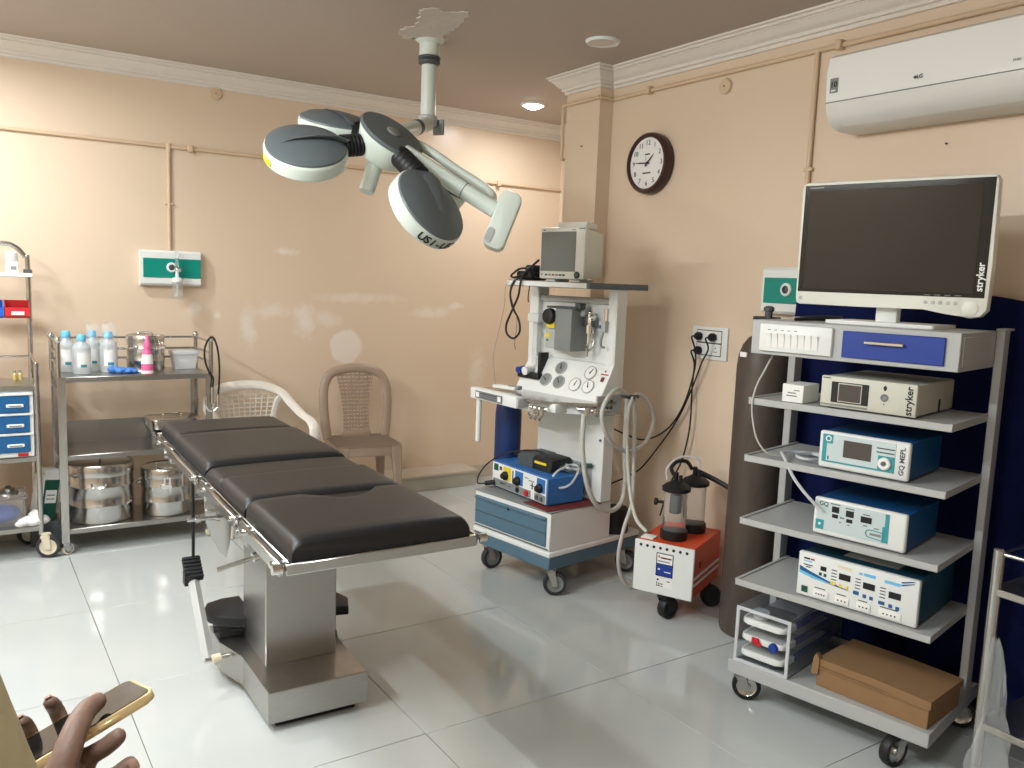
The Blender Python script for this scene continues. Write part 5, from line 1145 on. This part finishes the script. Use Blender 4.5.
# black hose looped on the right rail post
t = thing('black_hose', 'thin black hose looped over the right rail post of the trolley', 'hose', (TX + TW, TY, 0))
b = bmnew(); tube(b, [(-.012, -.018, .925), (-.035, -.02, .99), (-.038, -.02, 1.06), (-.015, -.018, 1.115), (.012, -.012, 1.118), (.030, -.02, 1.06), (.038, -.025, .97), (.036, -.028, .88), (.030, -.028, .80)], .0055, 8, 6); tube(b, [(-.035, -.02, .99), (-.02, -.024, .94), (.005, -.026, .90), (.0, -.026, .84)], .0045, 8, 6); obj('hose', b, 'black', t)
b = bmnew(); cyl(b, (.030, -.028, .74), (.030, -.028, .81), .011, n=12); cyl(b, (-.0, -.026, .76), (-.0, -.026, .85), .009, n=12); tube(b, [(-.03, -.022, .80), (-.03, -.022, .74), (.0, -.026, .715), (.03, -.028, .74)], .005, 8, 4); obj('metal_fitting', b, 'chrome', t)

# ================================================================ drawer cart at the left edge
CX, CY = -.26, 4.765
t = thing('drawer_cart', 'stainless steel cart with blue drawers and a tall rear frame at the left edge', 'cart', (CX, CY, 0))
CW, CD = .595, .33
for x in (0, CW):
    b = bmnew(); cyl(b, (x, 0, .115), (x, 0, 1.0), .0125, n=16, bev=.004); obj('front_post', b, 'steel', t)
b = bmnew(); tube(b, [(CW, CD, .115), (CW, CD, .8), (CW, CD, 1.46), (CW - .012, CD, 1.52), (CW - .06, CD, 1.572), (CW - .14, CD, 1.585), (.14, CD, 1.585), (.06, CD, 1.572), (.012, CD, 1.52), (0, CD, 1.46), (0, CD, .8), (0, CD, .115)], .0125, 12, 5); obj('rear_frame', b, 'steel', t)
for z in (.165, .525, .885):
    b = bmnew(); box(b, -.01, CW + .01, -.008, CD + .008, z - .026, z, bev=.003, seg=1); obj('shelf', b, 'steel_b', t)
b = bmnew(); box(b, .0, CW + .012, CD - .13, CD + .02, 1.415, 1.435, bev=.003, seg=1); ts = obj('upper_shelf', b, 'white', t)
b = bmnew(); box(b, CW - .02, CW + .018, CD - .03, CD + .02, 1.435, 1.455, bev=.003, seg=1); obj('shelf_bracket', b, 'darkgrey', ts)
b = bmnew(); cyl(b, (0, CD, 1.00), (CW, CD, 1.00), .006, n=10); obj('cross_rail', b, 'steel', t)
b = bmnew(); cyl(b, (CW, 0, .985), (CW, CD, 1.015), .007, n=10); obj('side_rail', b, 'steel', t)
b = bmnew(); box(b, .012, CW - .016, .0, CD - .02, .526, .858, bev=.004, seg=1); cab = obj('drawer_cabinet', b, 'white', t)
for i, z in enumerate((.752, .652, .552)):
    b = bmnew(); box(b, .035, CW - .035, -.012, .01, z, z + .085, bev=.004, seg=1); d_ = obj('drawer', b, 'drawerblue', cab)
    b = bmnew(); box(b, CW - .135, CW - .06, -.020, -.010, z + .028, z + .044, bev=.003, seg=1); obj('pull_handle', b, 'white', d_)
    b = bmnew(); box(b, CW - .125, CW - .07, -.0210, -.0195, z + .033, z + .038); obj('maker_plate', b, 'paperprint', d_)
    b = bmnew(); box(b, .02, CW - .02, -.013, .005, z + .086, z + .097, bev=.002, seg=1); obj('drawer_rail', b, 'white', cab)
b = bmnew(); box(b, CW - .09, CW - .045, -.006, .0, .532, .545); obj('red_badge', b, 'red', cab)
for x, y, yw in ((CW + .02, -.01, -.3), (0, 0, .5), (CW - .05, CD - .07, .2), (0, CD - .06, .4)):
    castor(t, x, y, .058, .125, 'tyre', 'castorcream', 'castorcream', .04, yw, .012)
# hanging bins
for i, (x0, mm, lab) in enumerate(((CW - .115, 'red', 'small red storage bin hung on the tall frame of the drawer cart'), (CW - .23, 'bluebin', 'small blue storage bin hung left of the red one'))):
    t = thing('storage_bin', lab, 'bin', (CX + x0, CY + CD - .10, 1.205), 0, 'storage bins on the cart frame')
    b = bmnew(); prism(b, [(0, 0), (.082, 0), (.082, .09), (.05, .09), (-.02, .055), (-.025, .012)], 0, .004, YZ()); prism(b, [(0, 0), (.082, 0), (.082, .09), (.05, .09), (-.02, .055), (-.025, .012)], .106, .110, YZ())
    box(b, .004, .106, 0, .082, 0, .004); box(b, .004, .106, .078, .082, .004, .09); prism(b, [(0, 0), (.003, .003), (-.016, .055), (-.02, .055), (-.025, .012)], .004, .106, YZ()); obj('tub', b, mm, t)
    b = bmnew(); box(b, .028, .085, -.027, -.0215, .018, .036); obj('label', b, 'paper', t)
    b = bmnew(); box(b, .01, .1, .005, .07, .006, .05, bev=.01); obj('contents', b, 'maroon' if mm == 'red' else 'navydrawer', t)
t = thing('specimen_jar', 'white jar with a clear lid on the upper shelf of the drawer cart', 'jar', (CX + CW - .075, CY + CD - .07, 1.435))
b = bmnew(); box(b, -.028, .028, -.025, .025, 0, .058, bev=.006); obj('base', b, 'white', t)
b = bmnew(); box(b, -.006, .018, -.0275, -.0245, .016, .034); obj('front_mark', b, 'midgrey', t)
b = bmnew(); lathe(b, [(.026, .058), (.028, .065), (.028, .10), (.02, .108), (0, .108)], 20); obj('cover', b, 'cloudplastic', t)
t = thing('dark_bottle', 'black and white bottle on the upper shelf at the left picture edge', 'bottle', (CX + CW - .175, CY + CD - .07, 1.435))
b = bmnew(); lathe(b, [(0, 0), (.026, 0), (.027, .03), (.022, .04), (0, .04)], 20); obj('base', b, 'black', t)
b = bmnew(); lathe(b, [(.022, .04), (.022, .10), (.012, .115), (.012, .135), (0, .136)], 20); obj('body', b, 'white', t)
for i, (x, y) in enumerate(((.515, .24), (.540, .25))):
    t = thing('vial', ['small amber glass vial on the cart top near the rear frame', 'small amber glass vial right of its twin on the cart top'][i], 'vial', (CX + x, CY + y, .885), 0, 'amber vials on the cart')
    b = bmnew(); lathe(b, [(0, 0), (.010, 0), (.011, .004), (.011, .03), (.006, .036), (.006, .042), (0, .042)], 14); obj('glass', b, 'vial', t)
    b = bmnew(); lathe(b, [(.0075, .041), (.0075, .050), (0, .051)], 12); obj('stopper', b, 'midgrey', t)
# lower shelf
t = thing('storage_box', 'clear plastic storage box with blue contents on the lower cart shelf', 'box', (CX + .275, CY + .03, .165))
for a in ((0, .26, 0, .004, .0, .14), (0, .26, .196, .2, .0, .14), (0, .004, .004, .196, 0, .14), (.256, .26, .004, .196, 0, .14)):
    b = bmnew(); box(b, *a); obj('wall_sheet', b, 'clear', t)
b = bmnew(); prism(b, rrect(-.008, .268, -.008, .208, .02), .138, .158, bev=.004); obj('lid', b, 'clear', t)
b = bmnew(); sphere(b, (.16, .1, .05), .05, 18, (1.6, 1.6, .9)); sphere(b, (.08, .11, .045), .045, 16, (1.2, 1.5, .9)); obj('blue_contents', b, 'bluebin', t)
t = thing('steel_dish_cover', 'round steel lid lying on the clear storage box', 'lid', (CX + .46, CY + .09, .325))
b = bmnew(); lathe(b, [(0, .0), (.04, .0), (.046, .008), (.04, .014), (.015, .02), (.01, .034), (.014, .042), (0, .044)], 24, Matrix.Rotation(R(25), 4, 'X')); obj('disc', b, 'steel', t)
t = thing('cotton_roll', 'loose white cotton wool heaped at the corner of the lower cart shelf', 'cotton', (CX + .565, CY + .02, .165))
b = bmnew()
for (x, y, z, r) in ((0, 0, .025, .038), (.035, .01, .02, .03), (-.035, .01, .02, .032), (.01, .02, .05, .028), (-.06, 0.0, .012, .02)): sphere(b, (x, y, z), r, 14, (1.2, 1, .8))
for v in b.verts: v.co += Vector((math.sin(v.co.y * 160), math.sin(v.co.z * 190), math.sin(v.co.x * 150))) * .004; v.co.z = max(.0005, v.co.z)
obj('tuft', b, 'cotton', t, ang=80)
t = thing('green_carton', 'green and white carton leaning behind the post of the drawer cart', 'carton', (.385, 4.99, .135), R(20))
tl = Matrix.Rotation(R(9), 4, 'Y')
b = bmnew(); box(b, -.055, .02, -.03, .05, 0, .27, bev=.002, seg=1, mtx=tl); o = obj('carton', b, 'green', t)
for nm, a, mm in (('label', (-.045, .012, -.0315, -.03, .09, .16), 'paper'), ('print_line', (-.038, .004, -.0322, -.0315, .13, .136), 'paperprint'), ('print_line', (-.038, .004, -.0322, -.0315, .11, .115), 'paperprint'), ('white_band', (-.056, .021, -.031, .051, .215, .271), 'paper'), ('white_side', (-.075, -.055, -.028, .05, .02, .24), 'paper')):
    b = bmnew(); box(b, *a, mtx=tl); obj(nm, b, mm, o)
b = bmnew(); box(b, .30, .45, 4.945, 5.06, .0, .13, bev=.003, seg=1)
tag(obj('floor_block', b, 'darkgrey'), 'dark low block on the floor under the green carton', 'block')

# ================================================================ plastic chairs (local -y is the front)
def chair_legs(t, mt, w, fy, by, h, splay=.03):
    for (x, y, sy) in ((-w, fy, -1), (w, fy, -1), (-w * .9, by, 1), (w * .9, by, 1)):
        sx = -1 if x < 0 else 1
        b = bmnew()
        bot = Vector((x + sx * splay * .6, y + sy * splay, 0)); topp = Vector((x - sx * .012, y - sy * .012, h))
        rings = []
        for k in range(6):
            q = k / 5; c = bot.lerp(topp, q); wd = .019 + .016 * q * q
            rings.append([b.verts.new((c.x + dx * wd, c.y + dy * wd, c.z)) for dx, dy in ((-1, -1), (1, -1), (1, 1), (-1, 1))])
        for r0, r1 in zip(rings, rings[1:]):
            for k in range(4): b.faces.new((r0[k], r0[(k + 1) % 4], r1[(k + 1) % 4], r1[k]))
        b.faces.new(rings[0]); b.faces.new(rings[-1])
        o = obj('leg', b, mt, t)
        md = o.modifiers.new('round', 'BEVEL'); md.width = .006; md.segments = 2
def seat_mesh(w, y0, y1, z, th=.022):
    b = bmnew(); n = 12; gr = []
    for i in range(n + 1):
        row = []
        for j in range(n + 1):
            u = -1 + 2 * i / n; v = -1 + 2 * j / n
            x = u * w * (1 - .06 * max(0, v)); y = y0 + (y1 - y0) * (v + 1) / 2
            zz = z - .012 * (1 - u * u) * (1 - v * v) - .030 * max(0, -v - .72) ** 1 - .02 * max(0, abs(u) - .85)
            row.append(b.verts.new((x, y, zz)))
        gr.append(row)
    for i in range(n):
        for j in range(n): b.faces.new((gr[i][j], gr[i + 1][j], gr[i + 1][j + 1], gr[i][j + 1]))
    r = bmesh.ops.solidify(b, geom=b.faces[:], thickness=th)
    return b
t = thing('plastic_chair', 'taupe plastic chair with a hoop back and woven splat by the back wall', 'chair', (2.150, 4.905, 0), R(-8), 'plastic chairs by the back wall')
obj('seat', seat_mesh(.205, -.19, .19, .447), 'chairbrown', t, 60)
b = bmnew(); box(b, -.19, .19, -.185, -.16, .375, .44, bev=.010); obj('front_apron', b, 'chairbrown', t)
for s in (-1, 1):
    b = bmnew(); box(b, s * .195 - .012, s * .195 + .012, -.16, .17, .39, .44, bev=.008); obj('side_apron', b, 'chairbrown', t)
chair_legs(t, 'chairbrown', .180, -.165, .140, .44, .022)
b = bmnew(); path = catmull([(-.190, .150, .43), (-.205, .165, .55), (-.212, .185, .70), (-.195, .202, .80), (-.14, .212, .862), (0, .218, .885), (.14, .212, .862), (.195, .202, .80), (.212, .185, .70), (.205, .165, .55), (.190, .150, .43)], 6)
sweep(b, path, .030, 12, flat=(.55, 1.0)) ; hp = obj('back_hoop', b, 'chairbrown', t)
b = bmnew()
def spw(z): q = (z - .45) / .41; return .088 + .045 * max(0, q - .35) ** 1.4 * 1.6 + .02 * max(0, .15 - q)
rows = 17
for k in range(rows):
    z = .47 + .385 * k / (rows - 1); w = spw(z); y = .155 + (z - .43) * .145
    box(b, -w, w, y - .004, y + .004, z, z + .016, bev=.002, seg=1)
for k in range(9):
    u = -1 + 2 * k / 8; P = []
    for j in range(7):
        z = .46 + .40 * j / 6; P.append((u * spw(z) * .93, .1525 + (z - .43) * .145 + (.004 if k % 2 else 0), z))
    sweep(b, P, .007, 6, flat=(1, .6))
obj('woven_splat', b, 'chairbrown', t)
b = bmnew(); box(b, -.095, .095, .148, .166, .44, .478, bev=.005); obj('splat_foot', b, 'chairbrown', t)

t = thing('plastic_chair', 'ivory plastic armchair with a netted back half hidden behind the operating table', 'chair', (1.465, 4.87, 0), R(4), 'plastic chairs by the back wall')
obj('seat', seat_mesh(.235, -.21, .19, .41), 'chairwhite', t, 60)
chair_legs(t, 'chairwhite', .225, -.19, .15, .41, .025)
b = bmnew(); path = catmull([(-.262, -.20, .40), (-.266, -.215, .56), (-.265, -.17, .620), (-.260, -.05, .645), (-.252, .08, .690), (-.215, .165, .755), (-.12, .205, .795), (0, .215, .805), (.12, .205, .795), (.215, .165, .755), (.252, .08, .690), (.260, -.05, .645), (.265, -.17, .620), (.266, -.215, .56), (.262, -.20, .40)], 6)
sweep(b, path, .030, 12, flat=(.6, 1.1)); obj('arm_and_back_hoop', b, 'chairwhite', t)
b = bmnew()
def wy(x, z): return .215 - .6 * x * x - (.80 - z) * .08
for k in range(11):
    x = -.19 + .38 * k / 10; P = [(x * (.62 + .38 * j / 6), wy(x, .42 + .36 * j / 6), .42 + (.362 - 1.0 * x * x) * j / 6) for j in range(7)]
    sweep(b, P, .004, 6)
for k in range(12):
    z = .46 + .026 * k; hw = .12 + .07 * (z - .42) / .36
    if z > .74: hw *= .75
    sweep(b, [(hw * (-1 + 2 * j / 8), wy(hw * (-1 + 2 * j / 8), z), z) for j in range(9)], .004, 6)
obj('net_back', b, 'chairwhite', t)
for s in (-1, 1):
    b = bmnew(); sweep(b, catmull([(s * .145, .185, .42), (s * .165, .185, .55), (s * .185, .175, .68), (s * .215, .16, .745)], 5), .020, 8, flat=(.6, 1)); obj('back_rib', b, 'chairwhite', t)

# ================================================================ person at the lower left holding a phone
N1 = Vector((0.1471, 0.8114, 1.0997))      # top corner of the phone
PL = (RT * .671 + DN * -.337 + FW * .658).normalized()
PW = (RT * -.664 + DN * .1125 + FW * .736); PW = (PW - PL * PW.dot(PL)).normalized()
PN = PL.cross(PW).normalized()
if PN.z < 0: PN = -PN
def ph(s, w, n): return N1 - PL * s + PW * w + PN * n
t = thing('person', 'person in a khaki shirt at the lower left holding a phone', 'person', (-.262, .774, 0))
PB = Vector((-.262, .774, 0))
fdir = Vector((.552, .834, 0)); gdir = Vector((-.834, .552, 0))     # facing direction, and the person's left
def pp(f, g, z): return fdir * f + gdir * g + Vector((0, 0, z))        # relative to the person
def pr_(v): return v - PB
pm = Matrix.Identity(4)
for i in range(3): pm[i][0] = fdir[i]; pm[i][1] = gdir[i]
def finger(b, pts, r0, r1):
    P = catmull(pts, 4); n = len(P); rad = [r0 + (r1 - r0) * i / (n - 1) for i in range(n)]
    rad[-1] *= .75
    sweep(b, [pr_(p) for p in P], rad, 10); sphere(b, pr_(P[-1]), rad[-2] * .93, 10)
hand_b = bmnew()
wrist = Vector((.068, .736, 1.045)); elbow = PB + pp(.0, -.31, 1.07); shoulder = PB + pp(-.02, -.205, 1.38)
def limb(b, pts, rads, n=14):
    P = catmull(pts, 5); m_ = len(P); rr = []
    for i in range(m_):
        q = i / (m_ - 1) * (len(rads) - 1); k = min(int(q), len(rads) - 2); rr.append(rads[k] + (rads[k + 1] - rads[k]) * (q - k))
    sweep(b, [pr_(p) for p in P], rr, n)
    for p, r in ((P[0], rr[0]), (P[-1], rr[-1])): sphere(b, pr_(p), r * .98, 14)
# palm as a flattened blob under the phone
for (s, w, n, r) in ((.140, -.014, -.036, .025), (.120, -.016, -.030, .025), (.100, -.013, -.024, .021), (.120, .014, -.030, .021), (.098, .016, -.027, .018), (.080, .008, -.026, .015), (.140, .010, -.038, .022), (.085, .040, -.024, .014), (.105, .040, -.025, .014), (.100, .0, -.036, .018)):
    sphere(hand_b, pr_(ph(s, w, n)), r, 14)
finger(hand_b, [ph(.118, -.026, -.028), ph(.094, -.024, -.006), ph(.074, -.012, .010), ph(.058, .005, .015), ph(.043, .022, .012)], .0140, .0088)      # thumb
finger(hand_b, [ph(.095, .012, -.024), ph(.075, .008, -.024), ph(.058, -.006, -.020), ph(.046, -.012, -.016)], .0095, .0085)      # index
finger(hand_b, [ph(.100, .004, -.036), ph(.080, -.002, -.044), ph(.062, -.014, -.046), ph(.048, -.019, -.042)], .0098, .0085)                           # middle
finger(hand_b, [ph(.080, .040, -.026), ph(.071, .070, -.022), ph(.067, .084, -.006), ph(.067, .083, .010), ph(.070, .074, .019)], .0086, .0074)        # ring
finger(hand_b, [ph(.105, .040, -.029), ph(.098, .068, -.026), ph(.094, .083, -.008), ph(.094, .081, .008), ph(.097, .072, .017)], .0082, .0070)        # little
limb(hand_b, [elbow, elbow.lerp(wrist, .5), wrist, ph(.140, -.006, -.040)], [.043, .041, .030, .028])
limb(hand_b, [shoulder, shoulder.lerp(elbow, .5), elbow], [.055, .050, .043])
# other arm hangs at the far side
sh2 = PB + pp(-.03, .205, 1.40); el2 = PB + pp(-.05, .26, 1.10); wr2 = PB + pp(.06, .25, .86)
limb(hand_b, [sh2, sh2.lerp(el2, .5), el2, el2.lerp(wr2, .5), wr2], [.055, .050, .042, .038, .029])
sphere(hand_b, pr_(wr2 + Vector((0, 0, -.05)) + fdir * .02), .036, 14, (1, 1, 1.2))
for k in range(4):
    g0 = (-.024 + .016 * k); finger(hand_b, [wr2 + fdir * .03 + gdir * g0 + Vector((0, 0, -.08)), wr2 + fdir * .05 + gdir * g0 + Vector((0, 0, -.12)), wr2 + fdir * .04 + gdir * g0 + Vector((0, 0, -.155 - .008 * (k % 3)))], .0095, .0075)
finger(hand_b, [wr2 + fdir * .035 + gdir * -.03 + Vector((0, 0, -.04)), wr2 + fdir * .065 + gdir * -.035 + Vector((0, 0, -.08)), wr2 + fdir * .07 + gdir * -.03 + Vector((0, 0, -.11))], .011, .008)
# trunk, neck, head, legs
lathe(hand_b, [(0, .84), (.15, .86), (.165, .95), (.160, 1.05), (.165, 1.2), (.170, 1.32), (.14, 1.40), (.07, 1.44), (.05, 1.50), (0, 1.52)], 24, pm @ Matrix.Diagonal((.74, 1.12, 1, 1)))
limb(hand_b, [PB + pp(-.01, 0, 1.40), PB + pp(.01, 0, 1.50)], [.058, .055])
sphere(hand_b, pp(.025, 0, 1.585), .092, 20, (1.0, .86, 1.22)); sphere(hand_b, pp(.045, 0, 1.53), .06, 16, (1, .85, .9))
limb(hand_b, [PB + pp(.105, 0, 1.595), PB + pp(.132, 0, 1.565)], [.008, .014]); limb(hand_b, [PB + pp(.09, -.028, 1.525), PB + pp(.105, 0, 1.525), PB + pp(.09, .028, 1.525)], [.008, .010, .008])
for s in (-1, 1): sphere(hand_b, pp(.012, s * .083, 1.585), .026, 12, (.7, .35, 1.2))
for s in (-1, 1):
    limb(hand_b, [PB + pp(0, s * .09, .88), PB + pp(.01, s * .095, .66), PB + pp(.005, s * .10, .48), PB + pp(-.015, s * .10, .28), PB + pp(-.02, s * .10, .09)], [.085, .075, .055, .052, .038])
    limb(hand_b, [PB + pp(-.05, s * .10, .045), PB + pp(.05, s * .105, .042), PB + pp(.15, s * .115, .030)], [.038, .036, .026])
bmesh.ops.recalc_face_normals(hand_b, faces=hand_b.faces[:])
body = obj('body', hand_b, 'skin', t, 180)
rm = body.modifiers.new('remesh', 'REMESH'); rm.mode = 'VOXEL'; rm.voxel_size = .0032; rm.use_smooth_shade = True
sm = body.modifiers.new('smooth', 'SMOOTH'); sm.factor = .5; sm.iterations = 2
# shirt: trunk with a soft belly and short sleeves
b = bmnew()
lathe(b, [(0, .90), (.168, .90), (.172, .95), (.180, 1.02), (.183, 1.08), (.176, 1.16), (.176, 1.28), (.172, 1.34), (.150, 1.405), (.10, 1.44), (.072, 1.452), (0, 1.452)], 32, pm @ Matrix.Translation((.006, 0, 0)) @ Matrix.Diagonal((.79, 1.14, 1, 1)))
limb(b, [shoulder + Vector((0, 0, .0)), shoulder.lerp(elbow, .5), shoulder.lerp(elbow, .92)], [.068, .070, .066])
limb(b, [sh2, sh2.lerp(el2, .5), sh2.lerp(el2, .9)], [.068, .068, .064])
shirt = obj('shirt', b, 'khaki', t, 180)
rm = shirt.modifiers.new('remesh', 'REMESH'); rm.mode = 'VOXEL'; rm.voxel_size = .009; rm.use_smooth_shade = True
sm = shirt.modifiers.new('smooth', 'SMOOTH'); sm.factor = .5; sm.iterations = 6
b = bmnew()
lathe(b, [(0, .80), (.16, .82), (.172, .90), (.170, .96), (.165, .965), (0, .965)], 28, pm @ Matrix.Diagonal((.76, 1.12, 1, 1)))
for s in (-1, 1): limb(b, [PB + pp(0, s * .09, .88), PB + pp(.01, s * .095, .66), PB + pp(.005, s * .10, .48), PB + pp(-.012, s * .10, .28), PB + pp(-.018, s * .10, .10)], [.098, .090, .074, .068, .066])
tr_ = obj('trousers', b, 'trouser', t, 180)
rm = tr_.modifiers.new('remesh', 'REMESH'); rm.mode = 'VOXEL'; rm.voxel_size = .010; rm.use_smooth_shade = True
b = bmnew()
sphere(b, pp(.012, 0, 1.615), .102, 22, (1.0, .90, 1.10))
for v in b.verts:
    f_ = v.co.dot(fdir)
    if f_ > .045: v.co -= fdir * (f_ - .045) * .75
    if v.co.z < 1.56: v.co.z = 1.56 - (1.56 - v.co.z) * .5; v.co -= fdir * .012
obj('hair', b, 'hair', t, 60)
for s in (-1, 1):
    b = bmnew(); sphere(b, pp(.108, s * .034, 1.60), .011, 12); obj('eye', b, 'paper', t)
    b = bmnew()
    sphere(b, pp(.035, s * .108, .035), .05, 16, (1, 1, .7)); sphere(b, pp(.105, s * .112, .03), .043, 16, (1.4, 1, .65)); sphere(b, pp(-.04, s * .10, .04), .045, 16, (1, .9, .85))
    for v in b.verts: v.co.z = max(.001, v.co.z)
    obj('shoe', b, 'black', t)
def nail(tip, nrm, along, r):
    b = bmnew(); q = axis_mtx(pr_(tip), nrm, along); lathe(b, [(r, 0), (r * .8, .0012), (0, .0018)], 14, q @ Matrix.Diagonal((.8, 1.25, 1, 1))); obj('finger_nail', b, 'nail', t)
nail(ph(.0445, .0205, .0185), PN - PW * .35 + PL * .2, PL + PW, .0056); nail(ph(.0465, -.0260, -.0425), -PW, PN, .0058); nail(ph(.070, .075, .0245), PN + PW * .2, -PW, .0048); nail(ph(.097, .073, .0220), PN + PW * .2, -PW, .0046)

# phone
t = thing('mobile_phone', 'black screen mobile phone with a gold rim in the hand at the lower left', 'phone', N1)
q = Matrix.Identity(4)
for i in range(3): q[i][0] = -PL[i]; q[i][1] = PW[i]; q[i][2] = PN[i]
def flip(bm): bmesh.ops.transform(bm, matrix=q, verts=bm.verts[:]); return bm
b = bmnew(); prism(b, rrect(0, .156, 0, .073, .010, 5), -.0085, 0, bev=.0022); rim = obj('rim', flip(b), 'gold', t)
b = bmnew(); prism(b, rrect(.003, .153, .003, .070, .008, 5), -.0010, .0008); scn = obj('glass', flip(b), 'blackgloss', t)
for (s0, s1) in ((.036, .056), (.062, .074)):
    b = bmnew(); box(b, s0, s1, -.0016, .0004, -.0062, -.0026, bev=.0006, seg=1); obj('side_button', flip(b), 'gold', rim)
